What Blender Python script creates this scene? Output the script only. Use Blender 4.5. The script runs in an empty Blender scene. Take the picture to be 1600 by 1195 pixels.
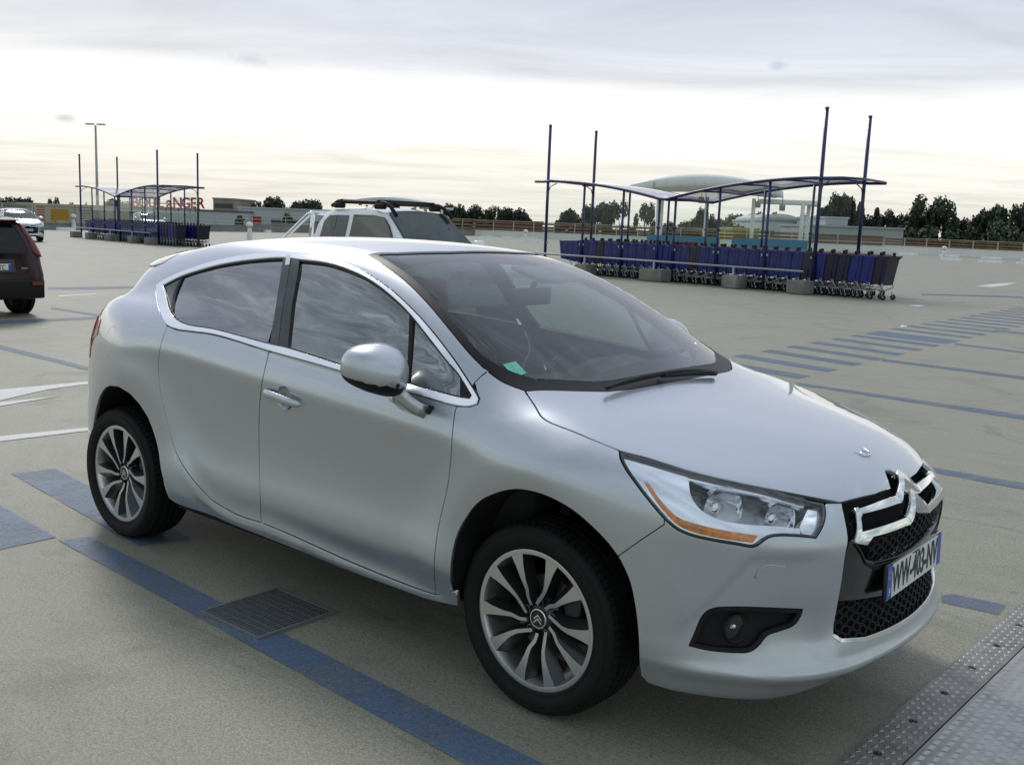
import bpy, bmesh, math, random
import numpy as np
from mathutils import Vector, Matrix
from mathutils.geometry import delaunay_2d_cdt
random.seed(7)
SC = bpy.context.scene
COL = SC.collection
RAD = math.radians

# ---------------------------------------------------------------- camera
CAM_POS = np.array([1.9361, -3.3283, 1.6158])
YAW, PIT, ROL, FOC = RAD(129.529), RAD(-8.9624), RAD(2.2117), 1576.0
def cam_axes():
    f = np.array([math.cos(PIT)*math.cos(YAW), math.cos(PIT)*math.sin(YAW), math.sin(PIT)])
    r0 = np.array([math.sin(YAW), -math.cos(YAW), 0]); u0 = np.cross(r0, f)
    return (math.cos(ROL)*r0+math.sin(ROL)*u0, -math.sin(ROL)*r0+math.cos(ROL)*u0, f)
CR, CU, CF = cam_axes()
cam = bpy.data.objects.new('camera', bpy.data.cameras.new('camera'))
COL.objects.link(cam)
cam.data.sensor_width = 36
cam.data.lens = 36*FOC/1600
cam.data.clip_start = .05
cam.data.clip_end = 6000
M = Matrix.Identity(4)
for i in range(3):
    M[i][0] = CR[i]; M[i][1] = CU[i]; M[i][2] = -CF[i]; M[i][3] = CAM_POS[i]
cam.matrix_world = M
SC.camera = cam
SC.view_settings.view_transform = 'Standard'
SC.view_settings.look = 'None'
SC.view_settings.exposure = 0.36
SC.view_settings.gamma = 1

# ---------------------------------------------------------------- node helpers
class NT:
    def __init__(s, tree): s.t = tree; s.n = tree.nodes; s.l = tree.links
    def new(s, typ, **kw):
        nd = s.n.new(typ)
        for k, v in kw.items():
            if k == 'inp':
                for a, b in v.items():
                    if hasattr(b, 'is_linked') or isinstance(b, bpy.types.NodeSocket): s.l.new(b, nd.inputs[a])
                    else: nd.inputs[a].default_value = b
            else: setattr(nd, k, v)
        return nd
    def math(s, op, a, b=None, c=None, clamp=False):
        nd = s.new('ShaderNodeMath', operation=op); nd.use_clamp = clamp
        for i, v in enumerate((a, b, c)):
            if v is None: continue
            if isinstance(v, bpy.types.NodeSocket): s.l.new(v, nd.inputs[i])
            else: nd.inputs[i].default_value = v
        return nd.outputs[0]
    def mix(s, f, a, b, mode='MIX'):
        nd = s.new('ShaderNodeMix', data_type='RGBA', blend_type=mode)
        for i, v in ((0, f), (6, a), (7, b)):
            if isinstance(v, bpy.types.NodeSocket): s.l.new(v, nd.inputs[i])
            else: nd.inputs[i].default_value = v if i == 0 else (tuple(v)+(1,))[:4]
        return nd.outputs[2]
    def ramp(s, f, stops, interp='LINEAR'):
        nd = s.new('ShaderNodeValToRGB'); cr = nd.color_ramp; cr.interpolation = interp
        while len(cr.elements) < len(stops): cr.elements.new(.5)
        for e, (p, c) in zip(cr.elements, stops):
            e.position = p; e.color = (tuple(c)+(1,))[:4] if not isinstance(c, (int, float)) else (c, c, c, 1)
        s.l.new(f, nd.inputs[0]); return nd.outputs[0]
    def noise(s, vec, scale, detail=4, rough=.55, dist=0):
        nd = s.new('ShaderNodeTexNoise'); nd.inputs['Scale'].default_value = scale
        nd.inputs['Detail'].default_value = detail; nd.inputs['Roughness'].default_value = rough
        nd.inputs['Distortion'].default_value = dist
        if vec is not None: s.l.new(vec, nd.inputs['Vector'])
        return nd.outputs[0]
    def mapping(s, vec, scale=(1, 1, 1), rot=(0, 0, 0), loc=(0, 0, 0)):
        nd = s.new('ShaderNodeMapping'); s.l.new(vec, nd.inputs[0])
        nd.inputs['Scale'].default_value = scale; nd.inputs['Rotation'].default_value = rot; nd.inputs['Location'].default_value = loc
        return nd.outputs[0]

# ---------------------------------------------------------------- sky and sun
CLOUDS = [(-0.8038, 0.5785, 0.1389, 0.035), (-0.8915, 0.4465, 0.0767, 0.02), (-0.4323, 0.8889, 0.1517, 0.02)]
SUN_AZ, SUN_EL = RAD(155), RAD(42)
world = bpy.data.worlds.new('World'); SC.world = world; world.use_nodes = True
nt = NT(world.node_tree); nt.n.clear()
sky = nt.new('ShaderNodeTexSky', sky_type='NISHITA'); sky.sun_disc = False
sky.sun_elevation = SUN_EL; sky.sun_rotation = math.pi/2-SUN_AZ; sky.altitude = 20; sky.dust_density = 3; sky.air_density = 1.2
skyc = nt.mix(1.0, sky.outputs[0], (.075, .075, .075), 'MULTIPLY')
tc = nt.new('ShaderNodeTexCoord').outputs['Generated']
sep = nt.new('ShaderNodeSeparateXYZ'); nt.l.new(tc, sep.inputs[0])
X, Y, Z = sep.outputs
el = nt.math('MAXIMUM', Z, 0.0)
# cloud deck seen in perspective: direction / (height + .06)
den = nt.math('ADD', el, .05)
px_ = nt.math('DIVIDE', X, den); py_ = nt.math('DIVIDE', Y, den)
cv = nt.new('ShaderNodeCombineXYZ'); nt.l.new(px_, cv.inputs[0]); nt.l.new(py_, cv.inputs[1])
rotv = nt.mapping(cv.outputs[0], rot=(0, 0, RAD(-39)))
n1 = nt.noise(nt.mapping(rotv, scale=(.23, .40, 1), loc=(3.1, 1.7, 0)), 1.0, 7, .6, .4)
n2 = nt.noise(nt.mapping(rotv, scale=(.55, 1.25, 1), loc=(.3, 5.7, 0)), 1.0, 8, .62, .6)
# how near a direction lies to the bright evening side
tow = nt.math('ADD', nt.math('MULTIPLY', X, math.cos(RAD(140))), nt.math('MULTIPLY', Y, math.sin(RAD(140))))
east = nt.math('MULTIPLY_ADD', tow, .5, .5)
# base radiance of the cloud layer by elevation
elj = nt.math('ADD', Z, nt.math('MULTIPLY', nt.math('SUBTRACT', n1, .5), .026))
band = nt.ramp(elj, [(0.0, (.67, .65, .595)), (.028, (.73, .71, .655)), (.060, (.82, .805, .75)), (.092, (.96, .95, .88)), (.116, (.95, .95, .91)),
                     (.140, (.62, .64, .69)), (.20, (.54, .57, .65)), (.45, (.50, .55, .68)), (1.0, (.54, .60, .74))])
n3 = nt.noise(nt.mapping(tc, scale=(8.0, 8.0, 24.0), rot=(0, 0, RAD(20))), 1.0, 8, .66, .8)
mottle = nt.ramp(n3, [(.32, (.26, .32, .34)), (.43, (.58, .65, .64)), (.54, (1.0, 1.03, .96)), (.66, (1.85, 1.85, 1.66))])
# darker, greyer deck on the far side of the sky (behind the photographer)
back = nt.ramp(elj, [(0.0, (.43, .46, .46)), (.06, (.60, .65, .65)), (.2, (.52, .57, .60)), (.45, (.48, .54, .64)), (1.0, (.54, .60, .74))])
ef = nt.ramp(east, [(.56, 0.0), (.84, 1.0)])
col = nt.mix(ef, back, band)
col = nt.mix(nt.ramp(east, [(.50, 1.0), (.84, 0.0)]), col, nt.mix(1.0, col, mottle, 'MULTIPLY'))
# small dark clouds in front of the bright band
for cx, cy, cz, rr in CLOUDS:
    v = nt.new('ShaderNodeVectorMath', operation='SUBTRACT'); nt.l.new(tc, v.inputs[0]); v.inputs[1].default_value = (cx, cy, cz)
    vs = nt.new('ShaderNodeVectorMath', operation='MULTIPLY'); nt.l.new(v.outputs[0], vs.inputs[0]); vs.inputs[1].default_value = (1, 1, 2.4)
    ln = nt.new('ShaderNodeVectorMath', operation='LENGTH'); nt.l.new(vs.outputs[0], ln.inputs[0])
    q = nt.math('ADD', nt.math('DIVIDE', ln.outputs['Value'], rr), nt.math('MULTIPLY', nt.noise(tc, 38, 5, .6), .9))
    col = nt.mix(nt.ramp(q, [(.55, .62), (1.0, 0.0)]), col, (.40, .44, .52))
# lumps in the clouds
lump = nt.ramp(n2, [(.28, .50), (.45, .86), (.60, 1.10), (.78, 1.55)])
wisp = nt.ramp(nt.math('MULTIPLY', ef, 1.0), [(0, 1.0), (1, .36)])
col2 = nt.mix(wisp, (1, 1, 1), lump)
col = nt.mix(1.0, col, col2, 'MULTIPLY')
cover = nt.ramp(n1, [(.30, .82), (.55, .97)])
fin = nt.mix(cover, skyc, col)
bg = nt.new('ShaderNodeBackground'); nt.l.new(fin, bg.inputs[0]); bg.inputs[1].default_value = 1.0
nt.l.new(bg.outputs[0], nt.new('ShaderNodeOutputWorld').inputs[0])
world.cycles.sampling_method = 'MANUAL'; world.cycles.sample_map_resolution = 1024

sun = bpy.data.objects.new('sun', bpy.data.lights.new('sun', 'SUN')); COL.objects.link(sun)
sun.data.energy = 1.2; sun.data.angle = RAD(12); sun.data.color = (1, .96, .90)
sd = Vector((math.cos(SUN_EL)*math.cos(SUN_AZ), math.cos(SUN_EL)*math.sin(SUN_AZ), math.sin(SUN_EL)))
sun.rotation_euler = sd.to_track_quat('Z', 'Y').to_euler()

# ---------------------------------------------------------------- materials
MATS = {}
def mat(name, col, rough=.5, metal=0, coat=0, var=0, vscale=8, bump=0, bscale=60, ior=1.5, emit=None, coatr=.03, spec=None):
    if name in MATS: return MATS[name]
    m = bpy.data.materials.new(name); m.use_nodes = True; MATS[name] = m
    t = NT(m.node_tree); b = t.n['Principled BSDF']
    b.inputs['Base Color'].default_value = (*col, 1); b.inputs['Roughness'].default_value = rough
    b.inputs['Metallic'].default_value = metal; b.inputs['IOR'].default_value = ior
    if spec is not None: b.inputs['Specular IOR Level'].default_value = spec
    if coat: b.inputs['Coat Weight'].default_value = coat; b.inputs['Coat Roughness'].default_value = coatr
    if var or bump:
        oc = t.new('ShaderNodeTexCoord').outputs['Object']
    if var:
        n = t.noise(oc, vscale, 5, .6)
        c = t.ramp(n, [(.3, tuple(max(0, x*(1-var)) for x in col)), (.7, tuple(min(1, x*(1+var)) for x in col))])
        t.l.new(c, b.inputs['Base Color'])
        rr = t.math('MULTIPLY_ADD', n, .25, rough-.125, clamp=True); t.l.new(rr, b.inputs['Roughness'])
    if bump:
        n = t.noise(oc, bscale, 4, .6)
        bp = t.new('ShaderNodeBump'); bp.inputs['Strength'].default_value = bump; bp.inputs['Distance'].default_value = .01
        t.l.new(n, bp.inputs['Height']); t.l.new(bp.outputs[0], b.inputs['Normal'])
    if emit: b.inputs['Emission Color'].default_value = (*emit[0], 1); b.inputs['Emission Strength'].default_value = emit[1]
    return m
def glass_mat(name, tint, ior=1.5, rough=.0, haze=0, hcol=(.3, .3, .3)):
    if name in MATS: return MATS[name]
    m = bpy.data.materials.new(name); m.use_nodes = True; MATS[name] = m
    t = NT(m.node_tree); t.n.clear()
    lw = t.new('ShaderNodeLayerWeight'); lw.inputs[0].default_value = .5; f0 = ((ior-1)/(ior+1))**2*1.9
    frs = t.math('MULTIPLY_ADD', t.math('POWER', lw.outputs['Facing'], 5.0), 1-f0, f0)
    gl = t.new('ShaderNodeBsdfGlossy'); gl.inputs['Roughness'].default_value = rough; gl.inputs[0].default_value = (1, 1, 1, 1)
    tr = t.new('ShaderNodeBsdfTransparent'); tr.inputs[0].default_value = (*tint, 1)
    src = tr.outputs[0]
    if haze:
        df = t.new('ShaderNodeBsdfDiffuse'); df.inputs[0].default_value = (*hcol, 1)
        hm = t.new('ShaderNodeMixShader'); hm.inputs[0].default_value = haze
        t.l.new(src, hm.inputs[1]); t.l.new(df.outputs[0], hm.inputs[2]); src = hm.outputs[0]
    mx = t.new('ShaderNodeMixShader'); t.l.new(frs, mx.inputs[0]); t.l.new(src, mx.inputs[1]); t.l.new(gl.outputs[0], mx.inputs[2])
    t.l.new(mx.outputs[0], t.new('ShaderNodeOutputMaterial').inputs[0])
    return m

# ---------------------------------------------------------------- object helpers
def tag(o, label=None, cat=None, group=None, kind=None):
    if label: o['label'] = label
    if cat: o['category'] = cat
    if group: o['group'] = group
    if kind: o['kind'] = kind
    return o
def empty(name, loc=(0, 0, 0), rz=0):
    o = bpy.data.objects.new(name, None); o.empty_display_size = .2; COL.objects.link(o)
    o.location = loc; o.rotation_euler = (0, 0, rz); return o
def copy_tree(o, parent=None):
    c = o.copy(); COL.objects.link(c)
    if parent is not None: c.parent = parent
    for ch in list(o.children): copy_tree(ch, c)
    return c
class MB:
    """collects shapes, builds them as ONE mesh object"""
    def __init__(s): s.v = []; s.f = []; s.sm = []
    def add(s, vs, fs, smooth=False):
        k = len(s.v); s.v += [tuple(map(float, p)) for p in vs]; s.f += [tuple(i+k for i in f) for f in fs]; s.sm += [smooth]*len(fs); return s
    def box(s, c, d, rz=0, taper=1, bev=0, rot=None):
        a, b, h = d[0]/2, d[1]/2, d[2]/2
        if bev:
            bm = bmesh.new(); bmesh.ops.create_cube(bm, size=1)
            for v in bm.verts: v.co = Vector((v.co.x*d[0], v.co.y*d[1], v.co.z*d[2]))
            bmesh.ops.bevel(bm, geom=list(bm.edges), offset=bev, segments=3, affect='EDGES', profile=.5)
            P = [v.co.copy() for v in bm.verts]; bm.verts.index_update(); F = [[v.index for v in f.verts] for f in bm.faces]; bm.free()
        else:
            P = [Vector((sx*a*(taper if sz > 0 else 1), sy*b*(taper if sz > 0 else 1), sz*h)) for sz in (-1, 1) for sx, sy in ((-1, -1), (1, -1), (1, 1), (-1, 1))]
            F = [(3, 2, 1, 0), (4, 5, 6, 7), (0, 1, 5, 4), (1, 2, 6, 5), (2, 3, 7, 6), (3, 0, 4, 7)]
        R = rot if rot is not None else Matrix.Rotation(rz, 3, 'Z')
        return s.add([R@p+Vector(c) for p in P], F, bool(bev))
    def tube(s, pts, r, n=8, caps=True, smooth=True, closed=False):
        pts = [Vector(p) for p in pts]; N = len(pts); rr = r if isinstance(r, (list, tuple)) else [r]*N
        V = []; F = []; up = None
        for i, p in enumerate(pts):
            if closed: t = (pts[(i+1) % N]-pts[i-1]).normalized()
            else: t = (pts[min(i+1, N-1)]-pts[max(i-1, 0)]).normalized()
            if up is None: up = Vector((0, 0, 1)) if abs(t.z) < .9 else Vector((1, 0, 0))
            a = t.cross(up).normalized(); b = a.cross(t).normalized(); up = b
            for k in range(n):
                q = 2*math.pi*k/n; V.append(p+a*math.cos(q)*rr[i]+b*math.sin(q)*rr[i])
        for i in range(N if closed else N-1):
            for k in range(n):
                j = (i+1) % N
                F.append((i*n+k, i*n+(k+1) % n, j*n+(k+1) % n, j*n+k))
        if caps and not closed: F.append(tuple(range(n-1, -1, -1))); F.append(tuple((N-1)*n+k for k in range(n)))
        return s.add(V, F, smooth)
    def lathe(s, prof, c=(0, 0, 0), axis='Y', n=48, a0=0, a1=2*math.pi):
        """prof: list of (radius, along-axis)"""
        full = abs(a1-a0-2*math.pi) < 1e-6; m = n if full else n+1; V = []; F = []
        for (r, h) in prof:
            for k in range(m):
                q = a0+(a1-a0)*k/n; x, y = r*math.cos(q), r*math.sin(q)
                V.append({'Y': (c[0]+x, c[1]+h, c[2]+y), 'Z': (c[0]+x, c[1]+y, c[2]+h), 'X': (c[0]+h, c[1]+x, c[2]+y)}[axis])
        for i in range(len(prof)-1):
            for k in range(n):
                k2 = (k+1) % m; F.append((i*m+k, i*m+k2, (i+1)*m+k2, (i+1)*m+k))
        return s.add(V, F, True)
    def ell(s, c, d, n=16, m=10, p=1.0, rot=None):
        V = []; F = []
        sg = lambda x: math.copysign(abs(x)**p, x)
        for i in range(m+1):
            a = math.pi*i/m-math.pi/2
            for k in range(n):
                b = 2*math.pi*k/n
                q = Vector((d[0]/2*sg(math.cos(a))*sg(math.cos(b)), d[1]/2*sg(math.cos(a))*sg(math.sin(b)), d[2]/2*sg(math.sin(a))))
                if rot is not None: q = rot@q
                V.append(q+Vector(c))
        for i in range(m):
            for k in range(n): F.append((i*n+k, i*n+(k+1) % n, (i+1)*n+(k+1) % n, (i+1)*n+k))
        return s.add(V, F, True)
    def loft(s, rings, closed=True, caps=True, smooth=True):
        n = len(rings[0]); V = [p for r in rings for p in r]; F = []
        for i in range(len(rings)-1):
            for k in range(n if closed else n-1):
                F.append((i*n+k, i*n+(k+1) % n, (i+1)*n+(k+1) % n, (i+1)*n+k))
        if caps: F.append(tuple(range(n-1, -1, -1))); F.append(tuple((len(rings)-1)*n+k for k in range(n)))
        return s.add(V, F, smooth)
    def prism(s, poly, z0, z1, smooth=False):
        n = len(poly); V = [(x, y, z0) for x, y in poly]+[(x, y, z1) for x, y in poly]
        F = [tuple(range(n-1, -1, -1)), tuple(range(n, 2*n))]+[(i, (i+1) % n, n+(i+1) % n, n+i) for i in range(n)]
        return s.add(V, F, smooth)
    def build(s, name, m, parent=None, auto=None, fix=True):
        me = bpy.data.meshes.new(name); me.from_pydata(s.v, [], s.f)
        me.polygons.foreach_set('use_smooth', s.sm)
        if fix:
            bm = bmesh.new(); bm.from_mesh(me); bmesh.ops.recalc_face_normals(bm, faces=list(bm.faces)); bm.to_mesh(me); bm.free()
        if m is not None: me.materials.append(m)
        if auto: me.set_sharp_from_angle(angle=RAD(auto))
        o = bpy.data.objects.new(name, me); COL.objects.link(o)
        if parent is not None: o.parent = parent
        return o
def text_mesh(txt, size, name, m, parent=None, ext=.001, sx=1.0, bold=0.0, spacing=1.0):
    cu = bpy.data.curves.new('lettering', 'FONT'); cu.body = txt; cu.size = size; cu.align_x = 'CENTER'; cu.align_y = 'CENTER'; cu.extrude = ext; cu.offset = bold; cu.space_character = spacing
    t = bpy.data.objects.new('lettering', cu); COL.objects.link(t)
    dg = bpy.context.evaluated_depsgraph_get(); me = bpy.data.meshes.new_from_object(t.evaluated_get(dg))
    bpy.data.objects.remove(t); bpy.data.curves.remove(cu)
    for v in me.vertices: v.co.x *= sx
    me.materials.clear(); me.materials.append(m)
    o = bpy.data.objects.new(name, me); COL.objects.link(o)
    if parent is not None: o.parent = parent
    return o
def pix_ground(px, py, z=0.0):
    d = CF+(px-800)/FOC*CR+(597.5-py)/FOC*CU; t = (z-CAM_POS[2])/d[2]; p = CAM_POS+d*t; return (p[0], p[1], z)
def pix_depth(px, py, D):
    return CAM_POS+(CF+(px-800)/FOC*CR+(597.5-py)/FOC*CU)*D

# ================================================================ car shape
def spl(xs,ys):
    """C1 smooth monotone-ish cubic (Catmull-Rom/Fritsch) interpolator"""
    xs=np.array(xs,float); ys=np.array(ys,float)
    o=np.argsort(xs); xs=xs[o]; ys=ys[o]
    # natural cubic spline second derivs
    n=len(xs); h=np.diff(xs); A=np.eye(n); r=np.zeros(n)
    for i in range(1,n-1):
        A[i,i-1]=h[i-1]; A[i,i]=2*(h[i-1]+h[i]); A[i,i+1]=h[i]
        r[i]=6*((ys[i+1]-ys[i])/h[i]-(ys[i]-ys[i-1])/h[i-1])
    M=np.linalg.solve(A,r)
    def f(x):
        x=np.asarray(x,float); xc=np.clip(x,xs[0],xs[-1])
        i=np.clip(np.searchsorted(xs,xc)-1,0,n-2); hh=h[i]
        a=(xs[i+1]-xc)/hh; b=(xc-xs[i])/hh
        v=a*ys[i]+b*ys[i+1]+((a**3-a)*M[i]+(b**3-b)*M[i+1])*hh*hh/6
        # linear extrapolation
        s0=(ys[1]-ys[0])/h[0]-h[0]*(2*M[0]+M[1])/6; s1=(ys[-1]-ys[-2])/h[-1]+h[-1]*(M[-2]+2*M[-1])/6
        return v+np.where(x<xs[0],(x-xs[0])*s0,0)+np.where(x>xs[-1],(x-xs[-1])*s1,0)
    return f
def smax(a,b,k): 
    h=np.maximum(k-np.abs(a-b),0)/k
    return np.maximum(a,b)+h*h*k*.25
def smin(a,b,k): return -smax(-a,-b,k)
def sst(a,b,x):
    t=np.clip((x-a)/(b-a),0,1); return t*t*(3-2*t)
# ---- lower body
P_=spl([-3.6,-3.3,-3.0,-2.6,-2.2,-1.8,-1.3,-.8,-.3,0,.3,.6,.9],
       [.69,.835,.868,.886,.882,.872,.868,.868,.872,.875,.865,.825,.74])
ZCR_=spl([-3.4,-3,-2.6,-2.2,-1.9,-1.4,-.9,-.3,.1,.4,.9],[.93,.95,.975,.998,.985,.950,.920,.885,.868,.86,.85])
VA_=spl([-1.0,-.6,-.42,-.30,-.15,-.05,0,.04,.09,.15,.22,.32,.5],[-.030,-.030,-.030,-.028,-.018,-.0045,0,-.009,-.030,-.064,-.118,-.22,-.42])
VB_=spl([.1,.2,.27,.33,.39,.46,.55,.66,.8,1.3],[-.085,-.04,-.010,.006,.020,.024,.011,.001,0,0])
ZD_=spl([-2.1,-1.9,-1.763,-1.588,-1.42,-1.241,-.855,-.494,-.3],[.66,.455,.374,.346,.348,.34,.315,.313,.32])
def W(x,z):
    w=P_(x)+VA_(z-ZCR_(x))+VB_(z)
    d=z-ZD_(x); k=sst(-2.0,-1.72,x)*sst(-.25,-.45,x)
    w=w+k*(.011*np.exp(-((d+.038)/.032)**2)-.009*np.exp(-((d-.042)/.052)**2))
    # front arch flare
    r=np.hypot(x-.03,(z-.36)*1.0)
    w=w+.036*np.exp(-((r-.43)/.14)**2)*sst(.26,.46,z)*sst(1.02,.82,z)
    r=np.hypot((x+2.49)*.92,z-.38)
    w=w+.034*np.exp(-((r-.44)/.15)**2)*sst(.2,.4,z)*sst(1.15,.85,z)
    k=sst(.45,.62,x)
    w=w+k*(.018*np.exp(-((z-.318)/.026)**2)-.014*np.exp(-((z-.405)/.05)**2))
    return w
XF_=spl([.12,.2,.28,.36,.45,.55,.65,.74,.80,.86,.95,1.1],[.74,.86,.935,.955,.930,.935,.945,.945,.925,.885,.78,.55])
def FX(y,z):
    t=np.abs(y)/.5
    return XF_(z)-.075*t**2-.013*t**6+.020*np.exp(-((z-.318)/.026)**2)-.012*np.exp(-((z-.405)/.05)**2)*sst(.44,.52,np.abs(y))-.011*sst(0,.030,.735-.35*(.71-z)*-1-np.abs(y)-.03)*sst(.71,.665,z)*sst(.40,.50,z)*sst(.47,.60,np.abs(y))
XR_=spl([.15,.25,.4,.6,.8,.95,1.1,1.3],[-3.22,-3.31,-3.345,-3.35,-3.33,-3.29,-3.2,-3.07])
def RX(y,z):
    t=np.abs(y)/.6
    return XR_(z)+.10*t**2+.045*t**6
ZC_=spl([1.0,.93,.89,.81,.7,.5,.25,0,-.2,-.5,-1,-1.5,-2,-2.4,-2.8,-3.2,-3.6],[.70,.785,.825,.872,.915,.970,1.015,1.048,1.065,1.11,1.16,1.18,1.20,1.21,1.19,1.12,1.0])
CC_=spl([1.0,.75,.5,.25,0,-.2,-.6,-3.6],[.22,.20,.16,.11,.06,.03,.0,.0])
def T(x,y): return ZC_(x)-CC_(x)*np.abs(y)**2.2
BOT_=spl([-3.4,-2.9,-2.1,-.4,.4,.9,1.0],[.30,.24,.225,.215,.215,.215,.215])
def lower(x,y,z):
    ay=np.abs(y)
    a=ay-W(x,z)
    f=(x-FX(y,z))*.85
    g=smax(a,f,.14)
    g=smax(g,(RX(y,z)-.035-x)*.85,.15)
    g=smax(g,(z-T(x,y))*.93,.13)
    g=smax(g,BOT_(x)+.085*sst(.5,.7,x)*sst(.62,.3,ay)-z,.03)
    return g
# ---- upper body
PB_=spl([.2,0,-.2,-.4,-.8,-1.4,-2,-2.5,-3,-3.3],[.62,.71,.765,.795,.818,.825,.805,.765,.69,.62])
ZB_=spl([.3,-.39,-.88,-1.4,-1.73,-2.03,-2.4,-3.3],[.99,.995,1.036,1.068,1.086,1.102,1.10,1.0])
def W2(x,z):
    d=z-1.03
    return PB_(x)-.34*d-.35*d*np.abs(d)-1.5*np.maximum(ZB_(x)-z,0)
T2_=spl([.4,.12,-.15,-.5,-.8,-1.05,-1.25,-1.5,-1.8,-2.2,-2.6,-2.95,-3.08,-3.16,-3.24],[.86,1.02,1.155,1.325,1.44,1.498,1.516,1.524,1.522,1.50,1.45,1.38,1.30,1.18,1.03])
C2_=spl([.4,0,-.5,-1,-1.5,-3.3],[.24,.21,.17,.12,.11,.11])
def T2(x,y):
    xx=np.where(x<-2,x-.75*np.abs(y)**2*sst(-2,-2.8,x),x)
    return T2_(xx)-C2_(x)*np.abs(y)**2
def upper(x,y,z):
    a=(np.abs(y)-W2(x,z))*.92
    t=(z-T2(x,y))*.88
    g=smax(a,t,.10)
    return smax(g,.85-z,.02)
def body(x,y,z):
    return smin(lower(x,y,z),upper(x,y,z),.05)
def grad(f,p,e=1.5e-3):
    x,y,z=p[...,0],p[...,1],p[...,2]
    g=np.stack([f(x+e,y,z)-f(x-e,y,z),f(x,y+e,z)-f(x,y-e,z),f(x,y,z+e)-f(x,y,z-e)],-1)
    return g/np.maximum(np.linalg.norm(g,axis=-1,keepdims=True),1e-9)
def cast(f,o,d,t0=.5,t1=8.,n=260):
    """first hit along o+t d (arrays) ; returns t (nan if miss)"""
    t=np.full(d.shape[0],t0); prev=np.full(d.shape[0],9.); hit=np.zeros(d.shape[0],bool); lo=t.copy(); hi=t.copy()
    dt=(t1-t0)/n
    for i in range(n+1):
        tt=t0+i*dt; p=o+d*tt; v=f(p[:,0],p[:,1],p[:,2])
        new=(~hit)&(v<0); lo[new]=tt-dt; hi[new]=tt; hit|=new
    for i in range(26):
        m=(lo+hi)/2; p=o+d*m[:,None]; v=f(p[:,0],p[:,1],p[:,2]); ins=v<0
        hi=np.where(ins,m,hi); lo=np.where(ins,lo,m)
    return np.where(hit,(lo+hi)/2,np.nan)

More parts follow.
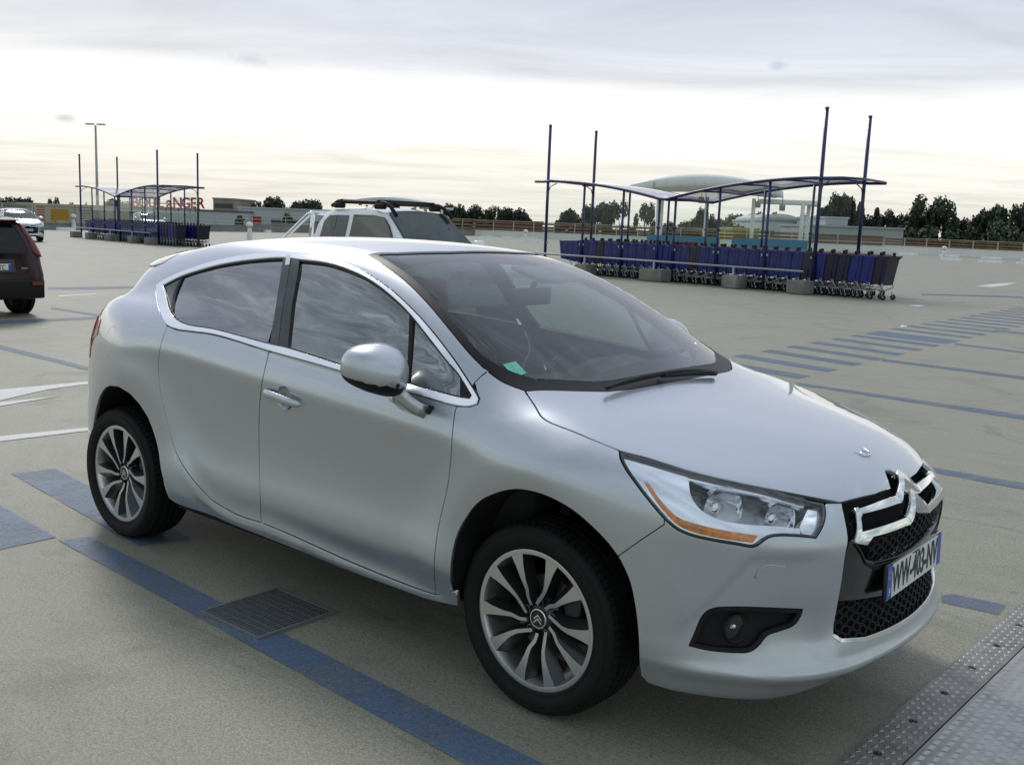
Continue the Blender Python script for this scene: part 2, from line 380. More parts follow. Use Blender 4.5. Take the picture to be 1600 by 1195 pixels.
TR = dict(
dlo_out=[(243,448),(250.6,440.4),(280.8,425.4),(316,412.8),(351,403.8),(386,397.7),(421.4,394.7),(446.5,394.2),(463.6,395.5),(510.4,401.9),(550.6,415.3),(587.4,435.4),(617.5,457.1),(654.4,492.3),(684.5,527.4),(711.2,562.6),(734.7,597.7),(746.4,616.1),(749.7,622.8),(746.4,631.2),(734.7,635.2),(711.2,633.8),(654.4,617.8),(567.3,591),(500.4,570.9),(421,549),(336,523.3),(300.8,518.2),(275.7,514.7),(260.7,508.2),(250.6,490.6),(244.6,465.5)],
ws=[(572.4,396.9),(600.8,415.3),(634.3,440.4),(667.7,473.9),(701.2,514),(734.7,554.2),(754.7,574.3),(784.9,596),(821.7,610.4),(900,611),(945.4,612),(982,608),(1042.5,597.6),(1116,584.4),(1121,581.8),(1081.9,541),(1042.5,514.9),(963.8,463.7),(898,428),(848,404.6),(822,399.4),(780,390),(700,393)],
wsblack=[(840,402),(906,429.6),(990,470),(1068.8,520),(1105.5,549),(1131.8,560.8),(1146,570),(1142,579),(1124,584)],
bonnet=[(820,611.8),(848.4,652.9),(900,675.5),(969,703.6),(1084,737.1),(1176,757.9),(1281.9,778.6),(1314,784),(1341.7,780),(1373.9,771.7),(1396,763),(1399.4,731.2),(1427,748.7),(1430.8,721),(1419.7,700.8)],
bonfar=[(1135,582.5),(1192.5,601),(1235,613.8),(1312.5,641),(1355,665)],
farsil=[(1147.5,568.8),(1192.5,583.8),(1235,596),(1300,618.8),(1350,638.8),(1387.5,661),(1412.5,685),(1427.5,710),(1434,708),(1452,730),(1465,745),(1473,770),(1477.5,802),(1476.4,820),(1472.4,846.8),(1469.7,875),(1470.4,907),(1476.4,913.7),(1481,926),(1455.8,936.7),(1384.6,996),(1360.8,1022.4),(1355.6,1040.8),(1318.7,1067.2),(1265.9,1079),(1200,1081.7),(1130,1082),(1038,1075.3),(1003.5,1063.8)],
roofsil=[(238,425),(250.6,410.3),(300.8,394),(401,377.7),(451.5,372.6),(520,370),(575,370.5),(650,372.5),(750,381),(800,390)],
rearsil=[(238,425),(234.6,433),(218,445.4),(190.4,480.6),(167.8,499.7),(147.7,513.2),(137.7,541),(130,581),(125,621),(126,666),(131,701.5),(137.7,714)],
rdoor=[(259.7,513.2),(250.6,540.8),(247,571),(250.6,616),(260.7,661),(275.7,709),(300.8,749.2),(331,781.9),(371,804.5),(408.8,817),(451.5,834.6),(551.9,879.8),(652.3,920),(680,929)],
bshut=[(419.8,550.9),(408.8,601),(404.8,651.3),(405.3,741.7),(407.8,817)],
fshut=[(714,634),(711.2,641.2),(707,674.7),(703.5,725),(698.7,762),(684.6,825.5),(678.3,878),(680.4,929)],
sillb=[(265.7,784.3),(300.8,799.4),(371,829.5),(501.7,887),(660,940),(707.5,954.8),(705,931)],
farch=[(703.9,927),(703.9,895.8),(705.7,871),(712.7,839.5),(726.8,811.4),(747.9,785),(776,771),(804,765),(832,768.5),(860,778),(892,795.6),(920,818.4),(948,846.5),(969,874.7),(983.4,906.3),(992,945),(997.4,994),(999,1036),(1002.7,1062.7)],
rarch=[(138.5,715.4),(133,691.4),(130.9,665),(132,639),(139.6,624),(152.7,610.9),(167.9,602),(185.3,604.4),(202.7,615),(218,631.6),(231,652),(240.8,678),(248.4,709),(255,748),(261.5,780.7),(272,787)],
bumpline=[(964,868.7),(1000,845),(1037,820)],
headl=[(967.8,703.9),(969,715),(977,731.6),(993,754.8),(1014,782.5),(1037,810),(1055.6,826.4),(1078.8,836.8),(1113.4,845),(1148,850.7),(1178,854.7),(1187.4,849.6),(1201,840),(1217.5,836.8),(1252,838),(1275.3,840.3),(1284.6,826.4),(1290.3,805.6),(1289,786),(1263.8,780),(1194.4,759.4),(1125,744.3),(1078.8,734),(1009.4,714.3)],
fog=[(1075.8,1008.6),(1084,990),(1097.9,960.3),(1111.7,950.2),(1139,947.4),(1254.3,951),(1252,960.3),(1240.5,976.4),(1217.5,985.6),(1199,992.5),(1185.3,1008.6),(1171.5,1017.8),(1148.5,1019.2),(1107,1015.5)],
washer=[(1178.4,902.8),(1187.6,886.7),(1196.8,882),(1230.4,884.4),(1222,902.8),(1213,906)],
mask=[(1315.3,785.5),(1325,842.8),(1321,866.6),(1315.3,907.9),(1307.4,952.4),(1302.6,981),(1303.3,996.9),(1315.3,1003.3),(1353.5,1001.7),(1394.8,977.8),(1436,939.7),(1455,907.9),(1461.6,879.3)],
tail=[(167.8,499.7),(147.7,513.2),(137.7,541),(137.7,561),(145,552),(165,520.8)],
)

# ================================================================ deck, markings, metal cover, land beyond
def ground_mat():
    m = bpy.data.materials.new('deck_concrete'); m.use_nodes = True; t = NT(m.node_tree); b = t.n['Principled BSDF']
    oc = t.new('ShaderNodeTexCoord').outputs['Object']
    big = t.noise(oc, .22, 5, .6, .6); mid = t.noise(t.mapping(oc, scale=(1, 2.2, 1), rot=(0, 0, .5)), 1.1, 7, .68, 1.2); fine = t.noise(oc, 60, 4, .75); grit = t.noise(oc, 130, 3, .85)
    sw = t.noise(t.mapping(oc, scale=(.9, .9, 1), loc=(4, 2, 0)), 1.7, 3, .5, 6.0)
    c = t.ramp(mid, [(.28, (.240, .232, .165)), (.45, (.325, .316, .236)), (.72, (.395, .382, .295))])
    c = t.mix(t.ramp(big, [(.40, 0.0), (.7, .65)]), c, (.365, .342, .268))
    c = t.mix(t.ramp(sw, [(.52, 0.0), (.55, .13), (.60, 0.0)]), c, (.125, .115, .092))
    stn = t.noise(t.mapping(oc, loc=(9, 3, 0)), .75, 6, .72, 1.5); c = t.mix(t.ramp(stn, [(.52, 0.0), (.70, .55)]), c, (.15, .14, .108))
    spots = t.noise(t.mapping(oc, loc=(1, 8, 0)), 5.5, 3, .6); c = t.mix(t.ramp(spots, [(.70, 0.0), (.76, .5)]), c, (.09, .085, .075))
    scf = t.noise(t.mapping(oc, scale=(.5, 3.2, 1), rot=(0, 0, 1.1), loc=(2, 5, 0)), .9, 5, .62, 2.4); c = t.mix(t.ramp(scf, [(.60, 0.0), (.66, .34), (.74, 0.0)]), c, (.10, .095, .08))
    c = t.mix(t.ramp(fine, [(.30, .55), (.55, 0.0)]), c, (.10, .095, .08))
    c = t.mix(t.ramp(grit, [(.36, .60), (.56, 0.0)]), c, (.06, .06, .052))
    c = t.mix(t.ramp(grit, [(.56, 0.0), (.72, .6)]), c, (.50, .49, .44))
    t.l.new(c, b.inputs['Base Color'])
    t.l.new(t.math('MULTIPLY_ADD', mid, .28, .46), b.inputs['Roughness']); b.inputs['Specular IOR Level'].default_value = .42
    bp = t.new('ShaderNodeBump'); bp.inputs['Strength'].default_value = .35; bp.inputs['Distance'].default_value = .004
    t.l.new(t.math('ADD', t.math('MULTIPLY', grit, .6), fine), bp.inputs['Height']); t.l.new(bp.outputs[0], b.inputs['Normal'])
    return m
def paint_line_mat(name, col, wear=.45, alpha_lo=.40):
    """worn paint: the concrete shows through where the noise wears it away"""
    m = bpy.data.materials.new(name); m.use_nodes = True; t = NT(m.node_tree); b = t.n['Principled BSDF']
    oc = t.new('ShaderNodeTexCoord').outputs['Object']
    n1 = t.noise(oc, 3.0, 6, .7, .8); n2 = t.noise(oc, 70, 4, .8)
    c = t.mix(t.ramp(n1, [(.3, 0.0), (.75, .6)]), col, tuple(x*.62 for x in col)); c = t.mix(t.ramp(t.noise(oc, 120, 3, .85), [(.36, .75), (.56, 0.0)]), c, tuple(x*.35 for x in col)); t.l.new(c, b.inputs['Base Color']); b.inputs['Roughness'].default_value = .6
    a = t.ramp(t.math('ADD', t.math('MULTIPLY', n1, .7), t.math('MULTIPLY', n2, .62)), [(alpha_lo+.06, .22), (alpha_lo+.25, 1-wear*.22)])
    t.l.new(a, b.inputs['Alpha']); return m
DECK = ground_mat()
LINE_BLUE = paint_line_mat('blue_line_paint', (.150, .235, .375), .6, .46)
LINE_PALE = paint_line_mat('faded_blue_paint', (.145, .21, .33), .9, .47)
LINE_WHITE = paint_line_mat('white_line_paint', (.78, .78, .74), .2, .30)
def horizon(pxv): return 597.5+FOC*(CF[2]+(pxv-800)/FOC*CR[2])/CU[2]
def at(pxv, D): return Vector(pix_ground(pxv, horizon(pxv)+CAM_POS[2]*FOC/D*1.0))
deck = MB(); edge = [at(-900, 60), at(-300, 62), at(60, 66), at(395, 88), at(740, 118.5), at(1380, 108.5), at(1600, 95.5), at(2300, 80), at(3500, 60)]
# the slab: a big polygon out to the parapet, thick enough to read as a roof deck
poly = [(p.x, p.y) for p in edge]+[(60, -60), (-60, -60)]
mb = MB(); n = len(poly); mb.add([(x, y, 0) for x, y in poly]+[(x, y, -1.0) for x, y in poly], [tuple(range(n))]+[(i, (i+1) % n, n+(i+1) % n, n+i) for i in range(n)])
tag(mb.build('deck_floor', DECK), kind='structure')
land = MB(); land.add([(-3000, -3000, -7.5), (3000, -3000, -7.5), (3000, 3000, -7.5), (-3000, 3000, -7.5)], [(0, 1, 2, 3)])
tag(land.build('land', mat('scrub_land', (.06, .07, .035), .9, var=.5, vscale=.05)), kind='structure')
LAYER = [0]
def marking(name, pts, m, z=.004):
    q = [pix_ground(x, y) for x, y in pts]; a = sum(q[i][0]*q[(i+1) % len(q)][1]-q[(i+1) % len(q)][0]*q[i][1] for i in range(len(q)))
    if a < 0: q = q[::-1]
    mb = MB(); mb.add([(x, y, z) for x, y, _ in q], [tuple(range(len(q)))]); return tag(mb.build(name, m, fix=False), kind='structure')
marking('bay_line', [(91, 844.5), (860, 1267), (1012, 1276), (139, 838)], LINE_BLUE)
marking('bay_line', [(17, 740), (86.6, 732), (300, 843), (216, 853)], LINE_BLUE)
marking('bay_line', [(-60, 752), (0, 789), (88, 839.5), (0, 859), (-60, 872)], LINE_BLUE)
for pts in ([(0, 609), (62, 603.5), (125, 597.5), (180, 593), (180, 598), (125, 602), (74, 609), (0, 626)], [(0, 629), (94, 619), (0, 635)], [(-40, 686), (124, 669.8), (200, 663), (200, 668), (124, 675), (0, 690), (-40, 694)]):
    marking('lane_arrow', pts, LINE_WHITE)
for pts in ([(-20, 534), (125, 570), (200, 589), (200, 595), (125, 576), (-20, 541)], [(-20, 502), (168, 494), (168, 498), (-20, 507.5)], [(80, 480), (168, 493.5), (230, 503), (230, 507), (168, 497), (80, 483)], [(75, 449), (120, 448.5), (250, 446.5), (250, 450), (120, 453), (75, 452.5)],
            [(1420, 724), (1600, 754.5), (1700, 773), (1700, 784), (1600, 765), (1440, 735)], [(1240, 597), (1600, 648.5), (1700, 663), (1700, 671), (1600, 656), (1250, 602)], [(1378, 560.5), (1600, 588.5), (1700, 601), (1700, 606), (1600, 593), (1378, 564)],
            [(1491, 536), (1600, 549.5), (1700, 562), (1700, 565), (1600, 552.5), (1491, 538.5)], [(1555, 515), (1600, 520), (1700, 531), (1700, 534), (1600, 522.5), (1555, 517)],
            [(1470, 930), (1490, 928), (1572, 945), (1560, 961), (1470, 941)], [(1440, 459), (1560, 462), (1600, 464), (1600, 466), (1560, 464.5), (1440, 461)]):
    marking('bay_line', pts, LINE_PALE)
sd_ = Vector(pix_ground(1344, 568))-Vector(pix_ground(1200, 546)); s0 = Vector(pix_ground(1152, 555)); s1 = Vector(pix_ground(1334, 524)); stp = (s1-s0)/5; sn = stp.normalized()
for k in range(-1, 26):
    p = s0+stp*k; w = .17 if k != 6 else .42
    if k >= 7: p = p+sn*.25
    v = [p-sn*w, p+sn*w, p+sn*w+sd_, p-sn*w+sd_]
    mb = MB(); mb.add([(q.x, q.y, .004) for q in v], [(0, 1, 2, 3)]); o = mb.build('crossing_stripe', LINE_PALE if k % 3 else LINE_BLUE, fix=False); tag(o, kind='structure')
marking('lane_arrow', [(1525, 447), (1560, 443), (1590, 441.5), (1572, 446), (1548, 449)], LINE_WHITE)
marking('lane_arrow', [(1418, 478), (1432, 476.5), (1447, 477.5), (1436, 479.5)], LINE_WHITE)
marking('lane_arrow', [(92, 462), (150, 459), (150, 460.5), (92, 464)], LINE_WHITE)
st = MB(); c = pix_ground(1412, 511); st.lathe([(.06, 0), (.055, .02), (.03, .032), (0, .035)], c=c, axis='Z', n=16)
tag(st.build('road_stud', mat('stud_white', (.85, .85, .82), .3)), 'small round white stud on the floor beside the blue crossing stripes', 'road stud')

# drain grate
g = empty('drain_grate', (-1.305, -.908, 0)); tag(g, 'square black steel drain grate set in the floor across the blue line', 'drain grate')
M_STEEL = mat('grate_steel', (.20, .205, .21), .5, metal=.3)
S = .188; q = MB()
for a, b, d in (((0, -S), (2*S+.016, .012), 0), ((0, S), (2*S+.016, .012), 0)): q.box((0, b and a[1], .006), (2*S+.014, .012, .012))
for sx in (-S, S): q.box((sx, 0, .0062), (.012, 2*S-.012, .0124))
q.build('grate_frame', M_STEEL, g)
q = MB()
for i in range(19): q.box((-S+.006+(i+.5)*(2*S-.012)/19, 0, .0060), (.0062, 2*S-.012, .006))
for i in range(10): q.box((0, -S+.006+(i+.5)*(2*S-.012)/10, .0045), (2*S-.012, .006, .005))
q.build('grate_bars', M_STEEL, g)
q = MB(); q.add([(-S, -S, .0012), (S, -S, .0012), (S, S, .0012), (-S, S, .0012)], [(0, 1, 2, 3)]); q.build('pit_shade_sheet', mat('painted_pit_shade', (.006, .006, .006), .9), g)  # flat near-black sheet, its colour stands in for the shade below the bars

# metal expansion joint cover
ang = math.atan2(1.581+.397, .963-.893); ux = Vector((math.cos(ang), math.sin(ang), 0)); uy = Vector((math.sin(ang), -math.cos(ang), 0)); org = Vector((.893, -.397, 0))
cov = empty('joint_cover', (0, 0, 0)); tag(cov, 'long metal tread plate bolted to the floor ahead of the large silver car', 'floor plate')
M_TREAD = mat('tread_plate', (.36, .35, .335), .48, metal=.75, var=.32, vscale=7)
M_TREADR = mat('tread_ridge', (.50, .49, .47), .34, metal=.9)
def PW(u, v, z): p = org+ux*u+uy*v; return (p.x, p.y, z)
def slab(u0, u1, v0, v1, z0, z1, mb, ch=.006):
    V = [PW(u0, v0, z0), PW(u1, v0, z0), PW(u1, v1, z0), PW(u0, v1, z0), PW(u0, v0+ch, z1), PW(u1, v0+ch, z1), PW(u1, v1, z1), PW(u0, v1, z1)]
    mb.add(V, [(0, 1, 5, 4), (1, 2, 6, 5), (2, 3, 7, 6), (3, 0, 4, 7), (4, 5, 6, 7)])
q = MB(); slab(-2.2, 6, 0, .155, 0, .012, q); edge_plate = q.build('edge_plate', mat('edge_plate_dirty', (.24, .23, .215), .55, metal=.5, var=.4, vscale=6), cov)
q = MB(); slab(-2.2, 6, .160, 1.9, 0, .016, q, .003); main_plate = q.build('tread_panel', M_TREAD, cov)
q = MB(); V = []; F = []
rnd = random.Random(3)
for i in range(-48, 66):
    for j in range(0, 44):
        u = i*.046+(j % 2)*.023; v = .185+j*.0365
        if v > 1.8: continue
        for k in range(5):
            du = (k-2)*.0062; c0 = (u+du, v); h = .0105; w = .0016; sk = .006
            b_ = len(V)
            V += [PW(c0[0]-w-sk*.6, c0[1]-h, .0161), PW(c0[0]+w-sk*.6, c0[1]-h, .0161), PW(c0[0]+w+sk*.6, c0[1]+h, .0161), PW(c0[0]-w+sk*.6, c0[1]+h, .0161), PW(c0[0], c0[1], .0186)]
            F += [(b_, b_+1, b_+4), (b_+1, b_+2, b_+4), (b_+2, b_+3, b_+4), (b_+3, b_, b_+4)]
q.add(V, F); tag(q.build('tread_ridges', M_TREADR, cov))
q = MB(); V = []; F = []
for i in range(-46, 130):
    for j in range(0, 5):
        u = i*.046+(j % 2)*.023; v = .022+j*.028; b_ = len(V); a, c_ = .015, .0095
        V += [PW(u-a, v, .0121), PW(u, v-c_, .0121), PW(u+a, v, .0121), PW(u, v+c_, .0121), PW(u-a*.7, v, .0138), PW(u, v-c_*.7, .0138), PW(u+a*.7, v, .0138), PW(u, v+c_*.7, .0138)]
        F += [(b_+4, b_+5, b_+6, b_+7)]+[(b_+k, b_+(k+1) % 4, b_+4+(k+1) % 4, b_+4+k) for k in range(4)]
q.add(V, F); q.build('lozenge_tread', M_TREAD, cov)
for k in range(-6, 20):
    p = PW(k*.30+.12, .075, .012); q = MB(); q.lathe([(.014, 0), (.014, .002), (.010, .003), (.0095, -.002), (0, -.002)], c=p, axis='Z', n=20); q.lathe([(.007, -.002), (.007, .004), (0, .0045)], c=p, axis='Z', n=6); q.build('bolt', mat('bolt_steel', (.05, .05, .05), .4, metal=.8), cov)

# ================================================================ parapet, fences, stops, bollards
M_WALLW = mat('white_render', (.80, .80, .78), .7, var=.06, vscale=.8)
M_WALLG = mat('grey_concrete', (.26, .26, .25), .8, var=.2, vscale=.8)
M_SLAT = mat('timber_slat', (.20, .125, .075), .7, var=.3, vscale=.7)
M_SLATP = mat('pale_slat', (.42, .37, .28), .7, var=.25, vscale=.7)
M_POST = mat('galvanised_post', (.42, .41, .39), .5, metal=.3)
M_WHITE2 = mat('white_gloss', (.78, .78, .76), .45, var=.08, vscale=3)
def wall_run(name, a, b, h, th, m, label, cat='wall'):
    d = (b-a); L = d.length; o = empty(name, a, math.atan2(d.y, d.x)); tag(o, label, cat)
    q = MB(); q.box((L/2, -th/2, h/2), (L, th, h)); q.build('wall_body', m, o)
    q = MB(); q.box((L/2, -th/2, h+.035), (L, th+.10, .07)); q.build('coping', m, o)
    return o
def fence_run(a, b, z0, z1, n, m, label, sp=2.6, rail=True, split=None):
    d = (b-a); L = d.length; o = empty('slat_fence', a, math.atan2(d.y, d.x)); tag(o, label, 'fence')
    k = max(2, int(L/sp)+1)
    for i in range(k):
        q = MB(); q.box((L*i/(k-1), -.15, (z0+z1)/2), (.11, .09, z1-z0)); q.build('fence_post', M_POST, o)
    h = (z1-z0)
    for j in range(n):
        z = z0+h*(j+.55)/n; q = MB(); q.box((L/2, -.08, z), (L, .03, h/n*.60)); q.build('slat', m, o)
    q = MB(); q.box((L/2, -.13, z1+.03), (L, .16, .06)); q.build('top_rail', M_SLATP if m is M_SLAT else m, o)
    return o
EA, EB, EC, ED, EE, EF, EG = at(-300, 61), at(52, 66), at(205, 74), at(395, 87), at(740, 117.5), at(1380, 107.5), at(1640, 94)
wall_run('parapet_wall', EA, EB, .38, .3, M_WALLG, 'grey concrete parapet beneath the fence at the far left edge')
wall_run('parapet_wall', EB, EC, .40, .3, M_WALLG, 'grey parapet under the pale slats behind the left trolley shelter')
wall_run('parapet_wall', EC, ED, .50, .3, M_WALLG, 'bare grey parapet between the left trolley shelter and the pickup')
wall_run('parapet_wall', ED, EE, .62, .3, M_WALLG, 'grey parapet running behind the pickup truck')
wall_run('parapet_wall', EE, EF, .62, .3, M_WALLW, 'white parapet running behind the right trolley shelter')
wall_run('parapet_wall', EF, EG, .74, .3, M_WALLW, 'white parapet under brown slats at the far right')
fence_run(EA, EB, .42, 1.62, 7, M_SLATP, 'pale slat fence behind the small silver car at far left', 1.6)
fence_run(EB, EC, .45, 1.62, 7, M_SLATP, 'pale wide slat fence seen through the left end of the left trolley shelter', 1.6)
fence_run(ED.lerp(EE, .62), EE, .66, 1.85, 3, M_SLAT, 'short brown slat fence just right of the pickup windscreen', 2.4)
fence_run(EE, EF, .66, 1.80, 3, M_SLAT, 'long brown slat fence seen through the right trolley shelter', 2.4)
fence_run(EF, EG, .78, 1.60, 3, M_SLAT, 'brown slat fence on the white wall at far right', 2.4)
# plain tube railing between the fences
d = ED.lerp(EE, .62)-EC; ro = empty('tube_railing', EC, math.atan2(d.y, d.x)); tag(ro, 'thin grey tube railing on the parapet left of the pickup', 'railing')
for z in (.80, 1.10, 1.40):
    q = MB(); q.tube([(0, -.15, z), (d.length, -.15, z)], .03, n=6); q.build('rail', M_POST, ro)
for i in range(18):
    q = MB(); q.tube([(d.length*i/17, -.15, .5), (d.length*i/17, -.15, 1.4)], .03, n=6); q.build('railing_post', M_POST, ro)
def stop_block(p, rz, L, label):
    o = empty('wheel_stop', p, rz); tag(o, label, 'wheel stop', 'white wheel stops along the parapet')
    q = MB(); q.loft([[(-L/2+e, -.16, 0), (-L/2+e, .16, 0), (-L/2+e+.03, .10, .20), (-L/2+e+.03, -.10, .20)] if s < 0 else [(L/2, -.16, 0), (L/2, .16, 0), (L/2-.03, .10, .20), (L/2-.03, -.10, .20)] for s, e in ((-1, 0), (1, 0))], smooth=False)
    q.build('stop_body', M_WHITE2, o); return o
def stops(pts, rz, lab):
    for (x, y, L) in pts: stop_block(Vector(pix_ground(x, y)), rz, L, lab)
rzR = math.atan2((EG-EF).y, (EG-EF).x); rzM = math.atan2((EF-EE).y, (EF-EE).x); rzL = math.atan2((ED-EC).y, (ED-EC).x)
stops([(1420, 398.2, 2.0), (1483, 401.2, 2.0), (1549, 404.5, 1.9), (1612, 408, 1.9)], rzR, 'white wheel stop in the row close against the white wall at far right')
stops([(1486, 407.2, 1.7), (1547, 410.5, 1.9), (1606, 413.5, 1.7)], rzR, 'white wheel stop in the outer row on the floor at far right')
stops([(761, 371.5, 1.3), (793, 373, 1.3), (827, 374.5, 1.6), (830, 378.5, 1.6)], rzM, 'white wheel stop by the white wall just right of the pickup')
stops([(367, 361.5, 1.0), (401, 362.5, 1.0), (418, 363, .8), (103, 360, 1.4)], rzL, 'white wheel stop on the far left side by the grey parapet')
bo = None
for i, (x, y, lab) in enumerate([(1474, 405, 'white bollard with round head standing by the wheel stops at far right'), (821, 377.5, 'white bollard standing beside the left end of the right trolley shelter'), (390, 376, 'white bollard between the left trolley shelter and the pickup'), (115, 359.5, 'white bollard standing just left of the left trolley shelter'), (937, 372, 'white round headed bollard seen through the left end of the right trolley shelter')]):
    p = Vector(pix_ground(x, y)); D = (p-Vector(CAM_POS)).length
    if bo is None:
        o = empty('bollard'); q = MB(); q.lathe([(.17, 0), (.16, .35), (.12, .62), (.11, .75), (0, .75)], axis='Z', n=20); q.build('bollard_body', M_WHITE2, o)
        q = MB(); q.lathe([(.09, .75), (.09, .80), (0, .8)], axis='Z', n=16); q.build('neck', mat('neck_grey', (.25, .25, .25), .6), o)
        q = MB(); q.lathe([(.12, .80), (.19, .84), (.20, .95), (.15, 1.06), (0, 1.10)], axis='Z', n=20); q.build('bollard_head', M_WHITE2, o); bo = o
    else: o = copy_tree(bo)
    o.location = p; tag(o, lab, 'bollard', 'white bollards along the deck edge')
# ================================================================ car body: one implicit surface, cut into panels
def cast_px(pts, off=0.0, f=None):
    """photo pixels -> points on the body surface (offset outwards by off)"""
    pts = np.array(pts, float); f = f or body
    d = CF+((pts[:, 0]-800)/FOC)[:, None]*CR+((597.5-pts[:, 1])/FOC)[:, None]*CU
    t = cast(lambda x, y, z: f(x, y, z)-off, CAM_POS, d, 1.7, 7.2, 120)
    P = CAM_POS+d*t[:, None]
    return P[~np.isnan(t)]
def smooth_poly(pts, step, closed=False, corner=38):
    """Catmull-Rom through the points, keeping sharp corners, sampled every step"""
    P = np.array(pts, float); n = len(P)
    if closed: P = np.vstack([P, P[:1]])
    m = len(P); sharp = [True]*m
    for i in range(1, m-1):
        a = P[i]-P[i-1]; b = P[i+1]-P[i]
        c = np.dot(a, b)/(np.linalg.norm(a)*np.linalg.norm(b)+1e-12)
        sharp[i] = math.degrees(math.acos(max(-1, min(1, c)))) > corner
    out = []
    for i in range(m-1):
        p1, p2 = P[i], P[i+1]
        p0 = P[i-1] if not sharp[i] else 2*p1-p2
        p3 = P[i+2] if (i+2 < m and not sharp[i+1]) else 2*p2-p1
        L = np.linalg.norm(p2-p1); k = max(1, int(round(L/step)))
        d0 = max(np.linalg.norm(p1-p0), 1e-9)**.5; d1 = max(L, 1e-9)**.5; d2 = max(np.linalg.norm(p3-p2), 1e-9)**.5
        m1 = ((p1-p0)/d0-(p2-p0)/(d0+d1)+(p2-p1)/d1)*d1; m2 = ((p2-p1)/d1-(p3-p1)/(d1+d2)+(p3-p2)/d2)*d1
        for j in range(k):
            t = j/k; out.append((2*t**3-3*t*t+1)*p1+(t**3-2*t*t+t)*m1+(-2*t**3+3*t*t)*p2+(t**3-t*t)*m2)
    if not closed: out.append(P[-1])
    return np.array(out)
def px(pts, off=0.0, step=5, closed=False): return cast_px(smooth_poly(pts, step, closed), off)
class Cyl:
    """(x, angle) round a lengthwise axis at height zc"""
    def __init__(s, zc, k=.8): s.zc = zc; s.k = k
    def to(s, P):
        P = np.atleast_2d(P); a = np.arctan2(P[:, 2]-s.zc, -P[:, 1]); a = np.where(a < -math.pi/2, a+2*math.pi, a)
        return np.stack([P[:, 0], a*s.k], 1)
    def rays(s, q):
        a = q[:, 1]/s.k; z = np.zeros(len(q)); o = np.stack([q[:, 0], z, z+s.zc], 1)
        return o, np.stack([z, -np.cos(a), np.sin(a)], 1)
class Azi:
    """azimuthal projection round an axis through c"""
    def __init__(s, c, axis, k=.75):
        s.c = np.array(c, float); s.k = k; a = np.array(axis, float); s.a = a/np.linalg.norm(a)
        e = np.array([0, 1., 0]); e = e-s.a*(e@s.a); s.e1 = e/np.linalg.norm(e); s.e2 = np.cross(s.a, s.e1)
    def to(s, P):
        d = np.atleast_2d(P)-s.c; d = d/np.linalg.norm(d, axis=1, keepdims=True)
        r = np.arccos(np.clip(d@s.a, -1, 1)); u, v = d@s.e1, d@s.e2; h = np.maximum(np.hypot(u, v), 1e-9)
        return np.stack([r*u/h, r*v/h], 1)*s.k
    def rays(s, q):
        q = q/s.k; r = np.hypot(q[:, 0], q[:, 1]); h = np.maximum(r, 1e-9)
        d = np.cos(r)[:, None]*s.a+(np.sin(r)/h)[:, None]*(q[:, :1]*s.e1+q[:, 1:]*s.e2)
        return np.tile(s.c, (len(q), 1)), d
class Front:
    """(y, z) seen from the front"""
    def to(s, P): P = np.atleast_2d(P); return P[:, 1:3].copy()
    def rays(s, q):
        z = np.zeros(len(q)); return np.stack([z, q[:, 0], q[:, 1]], 1), np.stack([z+1, z, z], 1)
def surf(proj, q, off=0.0, f=None, rmax=1.6):
    f = f or body; q = np.asarray(q, float); o, d = proj.rays(q); lo = np.zeros(len(q)); hi = np.full(len(q), rmax)
    for i in range(24):
        m = (lo+hi)/2; p = o+d*m[:, None]; ins = f(p[:, 0], p[:, 1], p[:, 2])-off < 0
        lo = np.where(ins, m, lo); hi = np.where(ins, hi, m)
    return o+d*((lo+hi)/2)[:, None]
def inside(pts, loop):
    x, y = pts[:, 0], pts[:, 1]; c = np.zeros(len(pts), bool); a = loop; b = np.roll(loop, -1, 0)
    for (x1, y1), (x2, y2) in zip(a, b):
        if y1 == y2: continue
        k = ((y1 > y) != (y2 > y)) & (x < (x2-x1)*(y-y1)/(y2-y1)+x1); c ^= k
    return c
def area(l): x, y = l[:, 0], l[:, 1]; return .5*np.sum(x*np.roll(y, -1)-y*np.roll(x, -1))
def offset_loop(l, d):
    """shrink (d > 0) a counter-clockwise loop"""
    e = np.roll(l, -1, 0)-l; e = e/np.maximum(np.linalg.norm(e, axis=1, keepdims=True), 1e-12)
    nrm = np.stack([-e[:, 1], e[:, 0]], 1); n0 = np.roll(nrm, 1, 0); b = nrm+n0; L = np.linalg.norm(b, axis=1, keepdims=True)
    b = b/np.maximum(L, 1e-9); c = np.maximum(np.sum(b*nrm, 1, keepdims=True), .5)
    return l+b*d/c
def dedupe(l, tol):
    out = [l[0]]
    for p in l[1:]:
        if np.hypot(*(p-out[-1])) > tol: out.append(p)
    if np.hypot(*(out[-1]-out[0])) < tol: out.pop()
    return np.array(out)
